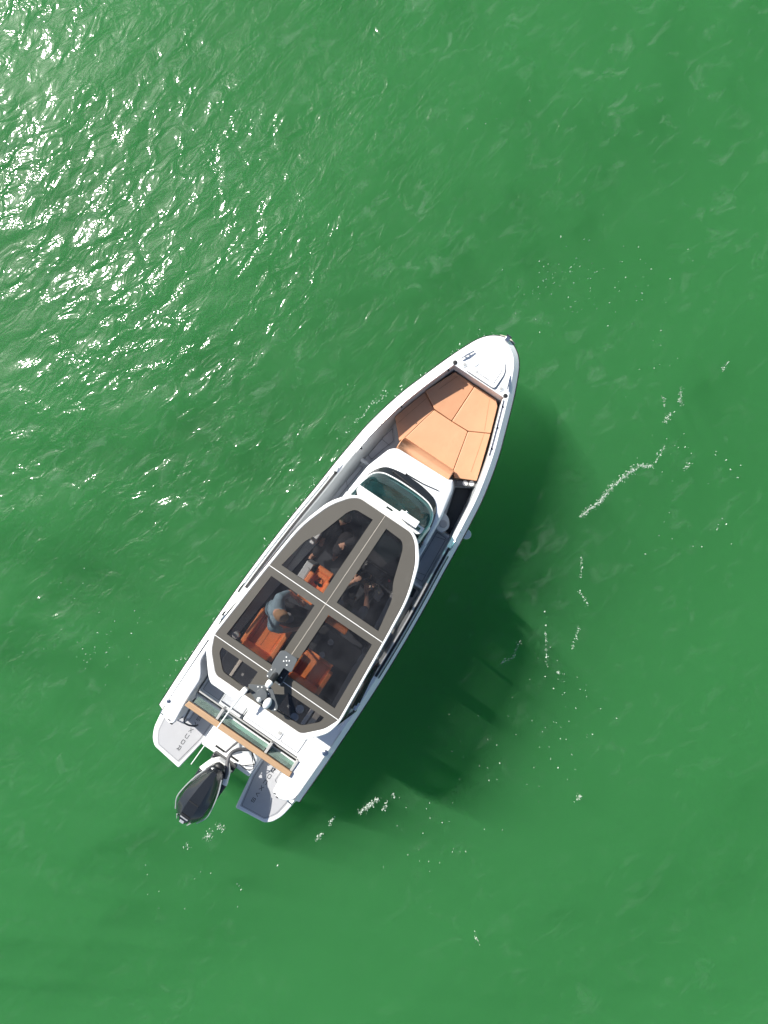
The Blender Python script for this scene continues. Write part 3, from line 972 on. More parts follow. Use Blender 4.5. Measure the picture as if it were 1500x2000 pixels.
# port entry step, mats and fittings
MB().box(1.30, 1.92, .14, .985, .40, .56).build('entry_step', 'gelcoat_grey', boat, bevel=.02)
for Q in ([(1.37, .93), (1.85, .93), (1.85, .63), (1.37, .63)], [(1.37, .58), (1.85, .58), (1.85, .18), (1.37, .18)]):
    mt = MB().prism(fillet(inset(Q, -.01), .02), .555, .5625).build('mat_border', 'groove', boat)
    MB().prism(fillet(Q, .02), .555, .568).build('entry_mat', 'mat_grey', mt)
MB().box(1.255, 1.295, .50, .92, .375, .385).build('gate_mat', 'mat_dark', boat)

# motor well
MB().prism(fillet([(.605, .468), (1.158, .468), (1.158, -.468), (.605, -.468)], .02), .12, .53).build('motor_well', 'gelcoat', boat, bevel=.03, seg=3)
MB().prism([(1.158, .468), (.86, .468), (.86, -.468), (1.158, -.468)], .53, .72, [(1.158, .44), (1.04, .40), (1.04, -.40), (1.158, -.44)]).build('well_step', 'gelcoat', boat, bevel=.02)
for y in (.17, -.10):
    MB().box(.70, .735, y - .09, y + .09, .525, .537).build('well_slot', 'rubber', boat, bevel=.004)
MB().tube([(.76, .06, .62), (.95, .02, .74), (1.10, -.02, .80)], .018, 8).build('steering_arm', 'tube_grey', boat)
MB().tube([tuple(p) for p in spline([(.72, -.28, .57), (.80, -.37, .60), (.90, -.43, .70), (1.0, -.36, .76), (1.06, -.28, .78)], 5)], .008, 6).build('fuel_hose', 'rubber', boat)
MB().tube([tuple(p) for p in spline([(.70, -.22, .56), (.70, -.36, .58), (.80, -.45, .62), (.95, -.36, .74), (1.04, -.30, .77)], 5)], .007, 6).build('control_cable', 'rubber', boat)

# ------------------------------------------------------------------ side decks
def bordered_mat(Q, z, m, lines=(), r=.02, name='deck_mat'):
    o = MB().prism(fillet(Q, r), z - .006, z + .004).build(name, m, boat)
    MB().prism(fillet(inset(Q, .022), r), z, z + .0055).build('mat_groove', 'groove' if m != 'mat_dark' else 'rubber', o)
    MB().prism(fillet(inset(Q, .031), r), z, z + .008).build('mat_field', m, o)
    if lines: 
        for a, b in lines: stitch([a, b], o, z + .008, .008, 'groove')
    return o
bordered_mat([(5.97, .875), (5.93, .74), (6.20, .67), (6.41, .60), (6.63, .775), (6.38, .825)], .475, 'mat_grey', [((6.31, .64), (6.33, .81))])
bordered_mat([(5.80, .885), (5.80, .775), (5.36, .815), (4.80, .865), (4.80, 1.0), (5.20, .965)], .475, 'mat_grey', [((5.37, .83), (5.46, .92))])
bordered_mat([(4.74, 1.01), (4.74, .86), (3.6, .90), (3.6, 1.06)], .475, 'mat_grey')
MB().box(5.83, 5.90, .73, .92, .46, .60).build('deck_rib', 'gelcoat_grey', boat, bevel=.02)
# starboard: low dark step, cup holders, round hatch, raised walkway
lowm = bordered_mat([(6.34, -.62), (6.49, -.875), (5.66, -1.01), (5.66, -.89), (5.86, -.755)], .475, 'mat_dark')
cpn = MB().prism([(6.425, -.565), (6.60, -.835), (6.50, -.875), (6.345, -.60)], .60, .74).build('cup_panel', 'panel_grey', boat, bevel=.01)
for x, y in ((6.462, -.705), (6.515, -.79)):
    MB().lathe((x, y, .738), [(.042, 0), (.042, .012), (.034, .012), (.03, .004), (.0, .004)], 18).build('cup_holder', 'white_paint', cpn)
step = MB().prism(fillet([(5.64, -.71), (5.64, -1.01), (4.72, -1.09), (4.72, -.76)], .02), .46, .60).build('side_step', 'gelcoat_grey', boat, bevel=.015)
bordered_mat([(5.60, -.745), (5.60, -.975), (4.76, -1.045), (4.76, -.80)], .601, 'mat_grey', [((5.50, -.79), (5.545, -.945)), ((4.86, -.83), (4.90, -1.0))])
led = MB().prism(fillet([(5.60, -.70), (5.60, -.84), (5.74, -.895), (5.86, -.80), (5.90, -.68)], [.02, .04, .09, .08, .02], 6), .60, .80).build('round_ledge', 'gelcoat_grey', boat, bevel=.02)
MB().lathe((5.735, -.775, .80), [(.062, 0), (.062, .008), (.054, .014), (.0, .014)], 24).build('round_cap', 'mat_light', led)
sill = MB().box(4.68, 4.73, -1.09, -.86, .46, .68).build('door_sill', 'gelcoat', boat, bevel=.012)
MB().prism(fillet([(4.64, -.86), (4.64, -1.07), (3.3, -1.13), (3.3, -.86)], .03), .40, .52).build('helm_step', 'cup_grey', boat, bevel=.01)
bordered_mat([(4.62, -.90), (4.62, -1.02), (4.48, -1.04), (4.46, -.93)], .525, 'mat_dark')
for x, y, sg, z in ((6.46, .905, 1, .76), (4.33, -1.115, -1, .80)):
    MB().ball((x, y, z), .085, .03, .045, 18, 10, Matrix.Rotation(-.3 * sg, 3, 'Z')).build('speaker', 'rubber', boat)
# mooring fitting hanging outside the starboard gunwale
hk = MB().lathe((5.80, -1.165, .80), [(.0, -.03), (.075, -.03), (.08, .0), (.07, .03), (.0, .035)], 20).build('fender_button', 'gelcoat_grey', boat, smooth=50)
MB().tube([(5.76, -1.04, zt(5.8) + .01), (5.80, -1.16, .83)], .010, 6).build('fender_strap', 'steel', hk)
for sg in (-1, 1):
    cl = MB().tube([(5.62, sg * 1.055, zt(5.6) + .035), (5.50, sg * 1.07, zt(5.6) + .04), (5.44, sg * 1.075, zt(5.5) + .035)], [.008, .013, .008], 8).build('side_cleat', 'steel', boat)
    MB().tube([(5.53, sg * 1.066, zt(5.5) - .02), (5.53, sg * 1.066, zt(5.5) + .04)], .012, 8).build('cleat_foot', 'steel', cl)
for x0, x1 in ((3.07, 3.24), (2.63, 2.71)):
    MB().tube([(x0, 1.283, zt(3) - .012), ((x0 + x1) / 2, 1.286, zt(3) - .004), (x1, 1.276, zt(3) - .012)], .012, 6).build('scupper', 'rubber', boat)

# ------------------------------------------------------------------ inside the wheelhouse
MB().prism([(4.62, .69), (4.62, -.69), (3.3, -.84), (2.3, -.92), (1.95, -.92), (1.95, .95), (2.3, .98), (3.3, .88)], .465, .485).build('cockpit_mat', 'floor_dark', boat)
dashb = MB().prism([(5.12, .60), (5.12, -.655), (4.62, -.68), (4.62, -.06), (4.72, .0), (4.92, .0), (4.92, .60)], .48, 1.10).build('dashboard', 'dash', boat, bevel=.03)
MB().prism([(4.62, -.09), (4.62, -.66), (4.36, -.64), (4.40, -.09)], .48, .98, [(4.62, -.09), (4.62, -.66), (4.44, -.64), (4.44, -.09)]).build('helm_console', 'dash', dashb, bevel=.03)
MB().prism([(4.40, -.045), (4.43, -.09), (4.22, -.09), (4.22, -.045)], .48, 1.0).build('console_cheek', 'cream', dashb, bevel=.01)
MB().prism([(4.30, -.17), (4.36, -.46), (4.31, -.62), (4.13, -.62), (4.20, -.17)], .60, .72).build('foot_rest', 'cream', dashb, bevel=.015)
MB().box(4.47, 4.60, -.45, -.13, .99, 1.12).build('chart_display', 'black_gloss', dashb, bevel=.01)
wh = MB()
hc, hn = Vector((4.36, -.30, 1.12)), Vector((-.62, 0, .78))
ha, hb = Vector((0, 1, 0)), hn.cross(Vector((0, 1, 0)))
wh.tube([hc + (ha * math.cos(t) + hb * math.sin(t)) * .165 for t in [2 * math.pi * k / 24 for k in range(25)]], .015, 8, cap=False)
wheel = wh.build('steering_wheel', 'black_gloss', dashb, smooth=60)
for t in (.3, 2.5, 4.7):
    MB().tube([hc - hn * .03, hc + (ha * math.cos(t) + hb * math.sin(t)) * .165], .011, 6).build('spoke', 'steel', wheel)
MB().ball(hc - hn * .025, .035).build('hub', 'black_gloss', wheel)
MB().tube([hc - hn * .03, hc - hn * .2], .03, 10).build('column', 'rubber', wheel)
th = MB().box(4.42, 4.54, -.55, -.47, .97, 1.06).build('throttle', 'black_gloss', dashb, bevel=.015)
MB().tube([(4.47, -.50, 1.05), (4.44, -.505, 1.16)], .016, 8).build('lever', 'steel', th)
MB().ball((4.54, -.56, 1.09), .022).build('stop_button', 'red', dashb)
# port lounge by the screen
MB().prism(fillet([(5.10, .66), (5.10, .06), (4.62, .10), (4.62, .68)], .04), .48, .88).build('port_lounge', 'dash', boat, bevel=.04, seg=3)
cab = MB().box(3.80, 4.08, .535, .66, .48, 1.02).build('side_cabinet', 'gelcoat_grey', boat, bevel=.01)
stitch([(3.84, .555), (4.0, .555), (4.0, .60)], cab, 1.02, .008, 'groove')

def lounge_seat(name, x0, x1, y0, y1, zs, arm=True, roll=True):
    """upholstered seat facing forward: pedestal, cushion, thigh roll, backrest, two arm wings"""
    ym = (y0 + y1) / 2
    s = MB().prism(fillet([(x0 + .06, y0 + .05), (x1 - .05, y0 + .05), (x1 - .05, y1 - .05), (x0 + .06, y1 - .05)], .03), .48, zs - .10).build(name, 'rubber', boat, bevel=.02)
    c = MB().prism(fillet([(x0 + .05, y0 + .03), (x1 - .09, y0 + .03), (x1 - .09, y1 - .03), (x0 + .05, y1 - .03)], .03), zs - .10, zs).build('seat_cushion', 'orange', s, bevel=.03, seg=3)
    MB().tube([(x1 - .05, y0 + .035, zs - .035), (x1 - .05, y1 - .035, zs - .035)], .055, 12).build('thigh_roll', 'orange', s, bevel=.01, smooth=60)
    b = MB()
    b.loft([[(x0 + .08, y, zs - .02), (x0 + .11, y, zs + .18), (x0 + .06, y, zs + .36), (x0 + .0, y, zs + .37), (x0 - .03, y, zs + .34), (x0 - .01, y, zs - .02)] for y in (y0 + .03, y0 + .05, ym, y1 - .05, y1 - .03)], True)
    bk = b.build('backrest', 'orange', s, bevel=.02, seg=3, smooth=60)
    stitch([(x0 + .12, ym), (x1 - .12, ym)], c, zs, .006, 'stitch_dark')
    stitch([(x0 + .12, y0 + .09), (x1 - .12, y0 + .09)], c, zs, .006, 'stitch_dark')
    stitch([(x0 + .12, y1 - .09), (x1 - .12, y1 - .09)], c, zs, .006, 'stitch_dark')
    if arm:
        for y in (y0, y1):
            sg = 1 if y == y1 else -1
            MB().prism(fillet([(x0 + .02, y - sg * .045), (x1 - .14, y - sg * .045), (x1 - .14, y + sg * .03), (x0 + .02, y + sg * .03)], .02), zs - .05, zs + .15, None).build('arm_wing', 'orange', s, bevel=.025, seg=3)
    return s
lounge_seat('passenger_seat', 3.60, 4.12, .17, .50, .90)
lounge_seat('helm_seat', 3.52, 4.02, -.50, -.06, .90, arm=False)
lounge_seat('port_aft_seat', 2.44, 3.22, .27, .80, .90)
lounge_seat('starboard_aft_seat', 2.44, 2.98, -.62, -.07, .90)
# table and counter
tab = MB().prism(fillet([(2.98, -.10), (3.42, -.10), (3.42, -.84), (2.98, -.84)], .06), 1.04, 1.075).build('table', 'dash', boat, bevel=.01)
MB().tube([(3.2, -.45, .48), (3.2, -.45, 1.04)], .04, 12).build('table_leg', 'steel', tab)
for x in (3.25, 3.02):
    MB().lathe((x, -.35, 1.075), [(.047, 0), (.047, .004), (.04, .006), (.0, .006)], 20).build('cup_disc', 'mat_light', tab)
gal = MB().prism(fillet([(1.93, .88), (2.36, .92), (2.36, -.90), (1.93, -.86)], .03), .48, 1.06).build('galley', 'floor_dark', boat, bevel=.015)
MB().box(1.95, 2.28, .62, .67, 1.06, 1.085).build('galley_rail', 'cream', gal, bevel=.008)
MB().box(1.96, 2.30, -.72, -.66, 1.06, 1.10).build('galley_rail', 'silver', gal, bevel=.008)
MB().box(1.97, 2.28, -.84, -.75, 1.06, 1.075).build('galley_lid', 'cream', gal, bevel=.006)
for x in (2.135, 1.985):
    MB().lathe((x, -.53, 1.06), [(.066, 0), (.066, .014), (.056, .014), (.052, .003), (.0, .003)], 24).build('sink_ring', 'steel', gal)
for y in (.50, -.36):
    MB().box(2.05, 2.09, y - .02, y + .02, 1.06, 1.068).build('galley_catch', 'cup_grey', gal)
MB().lathe((2.50, .93, 1.05), [(.0, -.1), (.055, -.1), (.055, 0), (.045, .004), (.0, .0)], 20).build('can_holder', 'cup_grey', boat)
MB().box(3.40, 3.55, -.90, -.60, .486, .52).build('floor_hatch', 'dash', boat, bevel=.01)

# ------------------------------------------------------------------ outboard motor
ob = thing('outboard_motor', 'black outboard motor hanging between the two swim platforms at the stern', 'outboard motor', (.35, 0, 0))
OBX, OBZ = .11, .22
st = [(.60, .05, 1.00), (.54, .12, 1.07), (.42, .175, 1.12), (.25, .225, 1.16), (.08, .262, 1.185), (-.06, .265, 1.19), (-.18, .235, 1.18), (-.27, .18, 1.15), (-.325, .12, 1.10), (-.345, .09, 1.0)]
rings = []
for x, w, t in st:
    x, t = x + OBX, t + OBZ
    hs = [(.34 * w, t), (.42 * w, t - .012), (.80 * w, t - .085), (w, t - .20), (.99 * w, t - .30), (.90 * w, .90)]
    rings.append([(x, y, z) for y, z in hs] + [(x, -y, z) for y, z in hs[::-1]])
cowl = MB().loft(rings, True).build('cowl', 'cowl', ob, smooth=28)
for xx, y0 in ((.16, .085), (-.06, .075)):
    MB().box(xx - .008, xx + .008, -y0, y0, 1.39, 1.413).build('cowl_line', 'rubber', cowl)
MB().box(-.115, -.098, -.066, .066, 1.383, 1.402).build('cowl_strip', 'silver', cowl, bevel=.002)
for sg in (1, -1):
    MB().tube([(-.14, sg * .125, 1.345), (-.225, sg * .095, 1.28)], .009, 6).build('cowl_strip', 'silver', cowl)
    MB().tube([tuple(p) for p in spline([(.61, sg * .145, 1.22), (.41, sg * .222, 1.24), (.16, sg * .270, 1.25), (.01, sg * .270, 1.25), (-.15, sg * .195, 1.22)], 4)], .010, 6).build('cowl_seam', 'silver', cowl)
bd = MB().prism([(-.150, .04), (-.147, -.03), (-.205, -.035), (-.208, .035)], 1.32, 1.367).build('badge', 'silver', cowl, bevel=.004)
lw = []
for x, w, b in ((.72, .10, .92), (.62, .20, .94), (.45, .262, .95), (.2, .255, .93), (0, .22, .90), (-.12, .14, .88)):
    lw.append([(x, w, b), (x, w * .92, b - .14), (x, -w * .92, b - .14), (x, -w, b), (x, -w * .8, b + .03), (x, w * .8, b + .03)])
MB().loft(lw[2:], True).build('lower_cowl', 'cowl', ob, bevel=.02, smooth=50)
MB().loft([[(x + (.004 if i < 2 else 0), y * 1.02, z) for x, y, z in r] for i, r in enumerate(lw[:3])], True).build('front_apron', 'white_paint', ob, bevel=.02, smooth=50)
MB().loft([[(.40, .09, .86), (.40, -.09, .86), (.02, -.06, .86), (.02, .06, .86)], [(.32, .06, .2), (.32, -.06, .2), (.02, -.035, .2), (.02, .035, .2)], [(.30, .05, -.5), (.30, -.05, -.5), (.05, -.03, -.5), (.05, .03, -.5)]], True).build('leg', 'cowl', ob, bevel=.02)
MB().box(-.10, .34, -.13, .13, -.40, -.385).build('cavitation_plate', 'cowl', ob, bevel=.004)
MB().tube([(.34, 0, -.60), (.25, 0, -.60), (0, 0, -.60), (-.08, 0, -.60)], [.02, .06, .055, .05], 12).build('gearcase', 'cowl', ob, smooth=60)
prop = MB().tube([(-.08, 0, -.60), (-.18, 0, -.60)], [.05, .035], 12).build('propeller', 'steel', ob)
for k in range(3):
    a = 2 * math.pi * k / 3
    u, w_ = Vector((0, math.cos(a), math.sin(a))), Vector((0, -math.sin(a), math.cos(a)))
    c = Vector((-.13, 0, -.60))
    q = [c + u * .04 - w_ * .02 + Vector((.03, 0, 0)), c + u * .15 - w_ * .09 + Vector((.04, 0, 0)), c + u * .18 + w_ * .03 - Vector((.02, 0, 0)), c + u * .04 + w_ * .03 - Vector((.04, 0, 0))]
    q2 = [p + Vector((-.008, 0, 0)) for p in q]
    MB().add(q + q2, [(0, 1, 2, 3), (7, 6, 5, 4), (0, 4, 5, 1), (1, 5, 6, 2), (2, 6, 7, 3), (3, 7, 4, 0)]).build('blade', 'steel', prop, smooth=None)
cb = MB().box(.56, .66, -.215, .215, .30, .70).build('clamp_bracket', 'black_trim', ob, bevel=.02)
for y in (-.18, .18):
    MB().tube([(.60, y, .70), (.60, y, .73)], .022, 10).build('clamp_bolt', 'steel', cb)
pl = MB().ball((.70, .0, 1.10), .07, .085, .06, 16, 10).build('front_cover', 'rubber', ob)
for r in (.05, .068, .085):
    MB().tube([(.67 + .015 * math.cos(t), r * math.cos(t), 1.12 + r * .7 * math.sin(t)) for t in [math.pi * k / 10 for k in range(11)]], .008, 6).build('bellows_ring', 'black_trim', pl)
MB().ball((.66, .045, 1.20), .03, .045, .02, 12, 8).build('tow_eye', 'silver', ob)
MB().tube([tuple(p) for p in spline([(.58, -.17, 1.02), (.68, -.14, 1.03), (.80, -.06, 1.0), (.92, -.03, .96), (1.0, -.09, .86), (1.05, -.20, .78), (1.08, -.27, .74)], 5)], .030, 10).build('rigging_tube', 'tube_grey', ob, smooth=60)

# ------------------------------------------------------------------ people
def remesh(o, v):
    r = o.modifiers.new("skin", 'REMESH')
    r.mode = 'VOXEL'
    r.voxel_size = v
    r.use_smooth_shade = True
    s = o.modifiers.new("soft", 'SMOOTH')
    s.iterations = 4
    s.factor = 0.5

def person(label, J, face, shirt, trouser, hair, cap=None, sleeve='short', trouser_end=1.0, base=None):
    face = Vector(face).normalized()
    side = Vector((0, 0, 1)).cross(face).normalized()      # the person's left
    root = thing('person', label, 'person', base)
    J = {k: Vector(v) for k, v in J.items()}
    b = MB()
    hd = J['head']
    rot = Matrix((face, side, face.cross(side))).transposed()
    b.ball(hd + Vector((0, 0, .02)), .098, .078, .105, 18, 14, rot)
    b.ball(hd + face * .02 - Vector((0, 0, .055)), .075, .06, .07, 14, 10, rot)
    b.ball(hd + face * .105 - Vector((0, 0, .018)), .02, .014, .024, 8, 6, rot)
    b.ball(hd + face * .088 - Vector((0, 0, .068)), .014, .026, .010, 8, 6, rot)
    for sg in (1, -1):
        b.ball(hd + side * sg * .080, .024, .012, .032, 8, 6, rot)
    b.limb([hd - Vector((0, 0, .07)), J['neck']], [.052, .056])
    b.limb([J['neck'], J['chest'], J['belly'], J['pelvis']], [.07, .125, .125, .135])
    for s in 'lr':
        b.limb([J['chest'] + (J['sh_' + s] - J['chest']) * .5, J['sh_' + s], J['el_' + s], J['wr_' + s]], [.09, .062, .045, .030])
        b.limb([J['pelvis'], J['hip_' + s], J['kn_' + s], J['an_' + s]], [.12, .095, .060, .040])
        fd_ = J.get('toe_' + s)
        b.limb([J['an_' + s] - Vector((0, 0, .03)), (J['an_' + s] + fd_) / 2 - Vector((0, 0, .02)), fd_], [.042, .040, .028])
        # hand
        w, e = J['wr_' + s], J['el_' + s]
        d = (w - e).normalized()
        lat = d.cross(Vector((0, 0, 1))).normalized()
        dn = lat.cross(d)
        if dn.z > 0: dn = -dn
        pm = Matrix((d, lat, d.cross(lat))).transposed()
        b.ball(w + d * .05, .055, .042, .017, 12, 8, pm)
        for k, (o_, ln) in enumerate(((-.030, .062), (-.010, .074), (.011, .070), (.030, .055))):
            p0 = w + d * .085 + lat * o_
            p1 = p0 + d * ln * .5 + dn * ln * .25
            p2 = p1 + d * ln * .2 + dn * ln * .45
            b.limb([p0, p1, p2], [.010, .009, .008])
        tl = lat * (-1 if s == 'l' else 1)
        p0 = w + d * .03 + tl * .035
        p1 = p0 + d * .03 + tl * .028 + dn * .01
        b.limb([p0, p1, p1 + d * .028 + dn * .015], [.013, .011, .009])
    body = b.build('body', 'skin', root)
    remesh(body, .007)
    for sg in (1, -1):
        MB().ball(hd + face * .090 + side * sg * .032 + Vector((0, 0, .012)), .009, .012, .008, 8, 6, rot).build('eye', 'eye', body)
    # shirt
    t = MB()
    t.limb([J['neck'] - Vector((0, 0, .045)), J['chest'], J['belly'], J['pelvis'] + Vector((0, 0, .03))], [.085, .145, .147, .152])
    for s in 'lr':
        ee = J['el_' + s].lerp(J['wr_' + s], .8) if sleeve == 'long' else J['sh_' + s].lerp(J['el_' + s], .75)
        pts = [J['chest'] + (J['sh_' + s] - J['chest']) * .5, J['sh_' + s]] + ([J['el_' + s]] if sleeve == 'long' else []) + [ee]
        t.limb(pts, [.105, .080] + ([.062] if sleeve == 'long' else []) + [.047 if sleeve == 'long' else .062])
    remesh(t.build('shirt', shirt, root), .011)
    t = MB()
    t.limb([J['pelvis'] + Vector((0, 0, .05)), J['pelvis']], [.142, .15])
    for s in 'lr':
        t.limb([J['pelvis'], J['hip_' + s], J['kn_' + s], J['kn_' + s].lerp(J['an_' + s], trouser_end)], [.13, .112, .080, .060])
    remesh(t.build('trousers', trouser, root), .011)
    h = MB().ball(hd + Vector((0, 0, .035)) - face * .016, .100, .086, .098, 18, 12, rot)
    if hair: h.build('hair', hair, root, smooth=60)
    if cap:
        c = MB().ball(hd + Vector((0, 0, .05)) - face * .005, .112, .094, .095, 20, 12, rot)
        cp = c.build('cap', cap[0], root, smooth=60)
        v = []
        for zz in (.004, -.004):
            for k in range(9):
                a = math.pi * (k / 8 - .5)
                v.append(hd + Vector((0, 0, .055 + zz - .018 * math.cos(a))) + face * (.07 + .115 * math.cos(a)) + side * .082 * math.sin(a))
        MB().add(v, [tuple(range(9)), tuple(range(17, 8, -1))] + [(i, i + 9, i + 10, i + 1) for i in range(8)] + [(8, 17, 9, 0)]).build('cap_brim', cap[1], cp)
    return root

person('person in blue-grey shirt and tan cap sitting on the port seat looking down', dict(
    head=(3.275, .46, 1.60), neck=(3.245, .53, 1.48), chest=(3.225, .585, 1.34), belly=(3.20, .63, 1.17), pelvis=(3.18, .66, 1.02),
    sh_l=(3.43, .655, 1.42), el_l=(3.54, .60, 1.16), wr_l=(3.50, .40, 1.06), sh_r=(3.02, .505, 1.42), el_r=(2.99, .37, 1.17), wr_r=(3.12, .20, 1.08),
    hip_l=(3.27, .60, .99), kn_l=(3.38, .17, .98), an_l=(3.36, .13, .57), toe_l=(3.40, .0, .52), hip_r=(3.10, .55, .99), kn_r=(3.20, .14, .98), an_r=(3.20, .10, .57), toe_r=(3.23, -.04, .52)),
    (.28, -.95, 0), 'shirt_blue', 'trousers', 'hair_brown', ('cap_tan', 'cap_grey'), base=(3.3, .3, .485))
person('person in dark navy patterned shirt steering at the starboard helm', dict(
    head=(3.87, -.26, 1.60), neck=(3.82, -.27, 1.47), chest=(3.80, -.28, 1.33), belly=(3.77, -.28, 1.16), pelvis=(3.75, -.28, 1.02),
    sh_l=(3.85, -.07, 1.40), el_l=(4.02, .0, 1.16), wr_l=(4.24, -.12, 1.16), sh_r=(3.85, -.49, 1.40), el_r=(4.02, -.50, 1.15), wr_r=(4.20, -.38, 1.17),
    hip_l=(3.82, -.19, .99), kn_l=(4.20, -.16, .95), an_l=(4.24, -.16, .57), toe_l=(4.36, -.15, .52), hip_r=(3.82, -.37, .99), kn_r=(4.20, -.42, .95), an_r=(4.22, -.42, .80), toe_r=(4.33, -.42, .76)),
    (1, 0, 0), 'navy_shirt', 'trousers', 'hair_brown', ('black_cloth', 'black_cloth'), base=(3.9, -.28, .485))
person('person in black clothes sitting below the windscreen with legs stretched aft', dict(
    head=(4.97, .50, 1.52), neck=(4.99, .49, 1.40), chest=(5.0, .48, 1.26), belly=(4.97, .47, 1.10), pelvis=(4.93, .46, 1.00),
    sh_l=(4.96, .28, 1.33), el_l=(4.80, .20, 1.10), wr_l=(4.62, .32, 1.06), sh_r=(4.96, .66, 1.33), el_r=(4.74, .665, 1.12), wr_r=(4.51, .635, 1.09),
    hip_l=(4.86, .37, .97), kn_l=(4.46, .36, .97), an_l=(4.40, .36, .58), toe_l=(4.28, .36, .53), hip_r=(4.86, .56, .97), kn_r=(4.50, .60, 1.0), an_r=(4.19, .645, .74), toe_r=(4.12, .66, .84)),
    (-1, .0, 0), 'black_cloth', 'black_cloth', 'hair_brown', None, sleeve='long', trouser_end=.86, base=(4.7, .45, .485))

# sunglasses left on the passenger seat
sg_ = thing('sunglasses', 'dark sunglasses lying on the orange passenger seat', 'sunglasses', (3.87, .32, .90))
for y in (.29, .365):
    MB().tube([(3.86 + .022 * math.cos(t), y + .032 * math.sin(t), .912) for t in [2 * math.pi * k / 14 for k in range(15)]], .006, 6, cap=False).build('rim', 'rubber', sg_)
    MB().lathe((3.86, y, .910), [(.024, 0), (.024, .004), (.0, .005)], 14).build('lens', 'black_gloss', sg_)
for y, dy in ((.255, .03), (.40, -.05)):
    MB().tube([(3.86, y, .914), (3.93, y + dy, .914), (3.96, y + dy * 1.6, .910)], .005, 6).build('temple', 'rubber', sg_)
OFF = Vector((0, 0, 0))

# ------------------------------------------------------------------ foam and sun glints on the water
FOAM_AND_GLINTS = [[(4.04, 0.98), (3.79, 0.98), (3.64, 0.85), (3.49, 0.73), (3.35, 0.61), (3.26, 0.5), (3.16, 0.37), (2.98, 0.25), (2.85, 0.13)], [(4.36, 1.87), (4.27, 1.76), (4.19, 1.57)], [(4.51, 2.28), (4.51, 2.0)], [(4.23, 2.13), (4.24, 1.95)], [(4.25, 1.32), (4.15, 1.13), (4.06, 0.98)], [(4.65, 1.02), (4.59, 0.93)], [(2.61, -0.05), (2.54, -0.16), (2.39, -0.25)], [(2.88, -0.55), (2.85, -0.83), (2.83, -1.12), (2.97, -1.31), (2.88, -1.53), (2.79, -1.79), (2.67, -2.15)], [(2.24, -1.42), (2.27, -1.6), (2.27, -2.05), (2.29, -2.34)], [(5.48, 2.9), (5.31, 2.72), (5.18, 2.57)], [(1.84, -1.93), (1.72, -2.21), (1.52, -2.31)], [(2.39, -2.45), (2.57, -2.48)], [(-0.52, -4.58), (-0.68, -4.7), (-0.86, -4.82)], [(-0.36, -4.58), (-0.46, -4.78)], [(-1.28, -4.91), (-1.4, -5.07), (-1.56, -5.27)], [(2.83, -4.48), (2.79, -4.55)], [(-0.28, -4.49), (-0.24, -4.57)], [(1.07, -6.8), (1.15, -6.96)],
        [(-0.34, 2.25), (-0.65, 2.03), (-0.95, 1.69)], [(-2.55, -0.82), (-3.12, -1.43), (-3.82, -2.3)], [(-2.21, -0.13), (-2.6, -0.65)], [(-1.38, 1.17), (-1.73, 0.56), (-2.08, -0.04)], [(-3.18, -5.07), (-3.21, -5.11)], [(-3.35, -5.2), (-3.43, -5.29)], [(-3.73, -5.4), (-3.75, -5.43)], [(-3.3, -3.78), (-3.24, -3.91), (-3.14, -4.02)], [(1.21, 3.15), (1.42, 3.19), (1.64, 3.18)]]  # port hull trails come first: foam plus sun glints drawn as flecks
HEAVY = {0: 3.2, 1: 2.0, 2: 2.0, 3: 1.5, 5: 2.0, 12: 3.0, 14: 2.2, 15: 3.5, 16: 2, 7: .7, 8: .5, 18: .9, 19: .8, 20: .8, 21: .8, 22: 5, 23: 4, 24: 3, 25: 1.5}
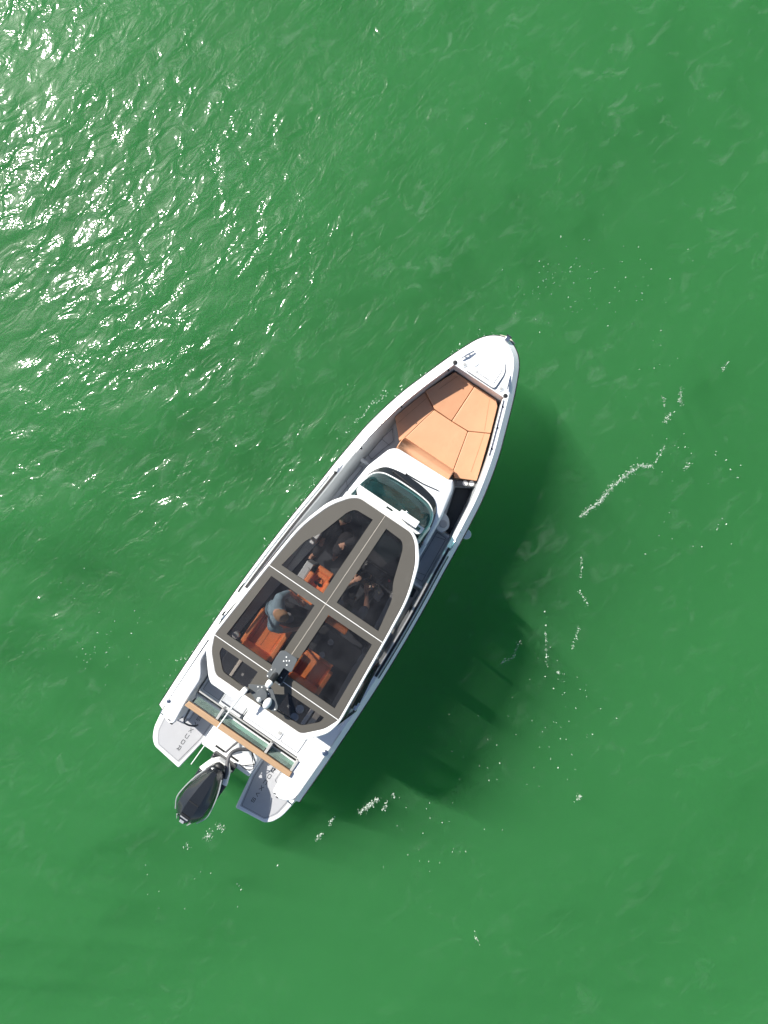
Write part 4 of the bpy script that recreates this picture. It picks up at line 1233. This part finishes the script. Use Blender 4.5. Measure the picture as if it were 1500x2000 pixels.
def foam():  # foam flecks, some of them standing for sun glints
    b = MB()
    def fleck(x, y, r):
        n = 6
        a0 = random.random() * 6.28
        el = 1 + random.random() * 0.9
        vs = []
        for rr_, zz in ((1, -.015), (1, .012), (.55, .02)):
            for k in range(n):
                a = a0 + 2 * math.pi * k / n
                q = r * rr_ * (0.7 + 0.6 * random.random())
                px, py = q * el * math.cos(a - a0), q / el * math.sin(a - a0)
                vs.append((x + px * math.cos(a0) - py * math.sin(a0), y + px * math.sin(a0) + py * math.cos(a0), zz))
        fs = [(k, (k + 1) % n, n + (k + 1) % n, n + k) for k in range(n)] + [(n + k, n + (k + 1) % n, 2 * n + (k + 1) % n, 2 * n + k) for k in range(n)] + [tuple(range(2 * n, 3 * n))]
        b.add(vs, fs)
    for i, line in enumerate(FOAM_AND_GLINTS):
        hv = HEAVY.get(i, 1.0)
        for p, q in zip(line[:-1], line[1:]):
            p, q = Vector(p), Vector(q)
            for _ in range(int((q - p).length * 120 * hv) + 2):
                c = p.lerp(q, random.random())
                sp = random.gauss(0, .016 * (1 + .3 * hv) if i < 18 else .05)
                ang = random.random() * 6.28
                # flecks of one line cluster, then thin out
                if noise.noise(Vector((c.x * 3, c.y * 3, i))) < -.12 and hv < 2.5: continue
                fleck(c.x + sp * math.cos(ang), c.y + sp * math.sin(ang), .0025 + .008 * random.random() ** 3)
    for (x0, x1, y0, y1, nn) in ((2.0, 5.4, 3.5, 4.6, 90), (-6.7, -4.3, -2.5, -.9, 45), (1.6, 2.9, -3.6, -2.3, 40), (-1, 3, -5.4, -3.4, 30), (2.2, 5.3, -2.5, 3.2, 40), (-1.7, 1.5, 1.9, 4.2, 30), (-4.2, 1, -7.6, -5.2, 30), (-6.8, 6.5, -8, 8.5, 25)):
        cl = [(random.uniform(x0, x1), random.uniform(y0, y1)) for _ in range(max(4, nn // 9))]
        for _ in range(nn):
            c = random.choice(cl)
            x, y = c[0] + random.gauss(0, .4), c[1] + random.gauss(0, .22)
            v = BOAT_M.inverted() @ Vector((x, y, 0))
            if -.4 < v.x < 8.6 and abs(v.y) < 1.25: continue
            fleck(x, y, .003 + .007 * random.random() ** 4)
    for _ in range(420):                                # wash along the port hull; its white flecks also stand for sun glints
        i = random.randrange(len(RUB) - 1)
        p = RUB[i].lerp(RUB[i + 1], random.random())
        if noise.noise(Vector((p.x * 2.2, 3, 1))) < -.05: continue
        d = .0 + abs(random.gauss(0, .16))
        w = BOAT_M @ Vector((p.x - .10 + d * .2, p.y * .97 + d, 0))
        fleck(w.x, w.y, .003 + .011 * random.random() ** 3)
    o = b.build('sea_foam_and_glints', 'foam', None, smooth=60)
    o['kind'] = 'stuff'
    o['label'] = 'white foam flecks and bubble trails, partly sun glints, floating on the green water'
def foam_and_glints_mat():
    m = mat('foam', (0.70, 0.78, 0.70), 0.7, var=0.05)  # also colours the flecks that stand for sun glints
    nt = m.node_tree
    b = nt.nodes["Principled BSDF"]
    tc = nt.nodes.new("ShaderNodeTexCoord")
    no = nt.nodes.new("ShaderNodeTexNoise")
    no.inputs["Scale"].default_value = 30
    nt.links.new(tc.outputs["Object"], no.inputs["Vector"])
    mr = nt.nodes.new("ShaderNodeMapRange")
    mr.inputs[1].default_value = 0.3
    mr.inputs[2].default_value = 0.65
    mr.inputs[3].default_value = 0.25
    mr.inputs[4].default_value = 0.95
    nt.links.new(no.outputs[0], mr.inputs[0])
    nt.links.new(mr.outputs[0], b.inputs["Alpha"])
foam_and_glints_mat()
foam()
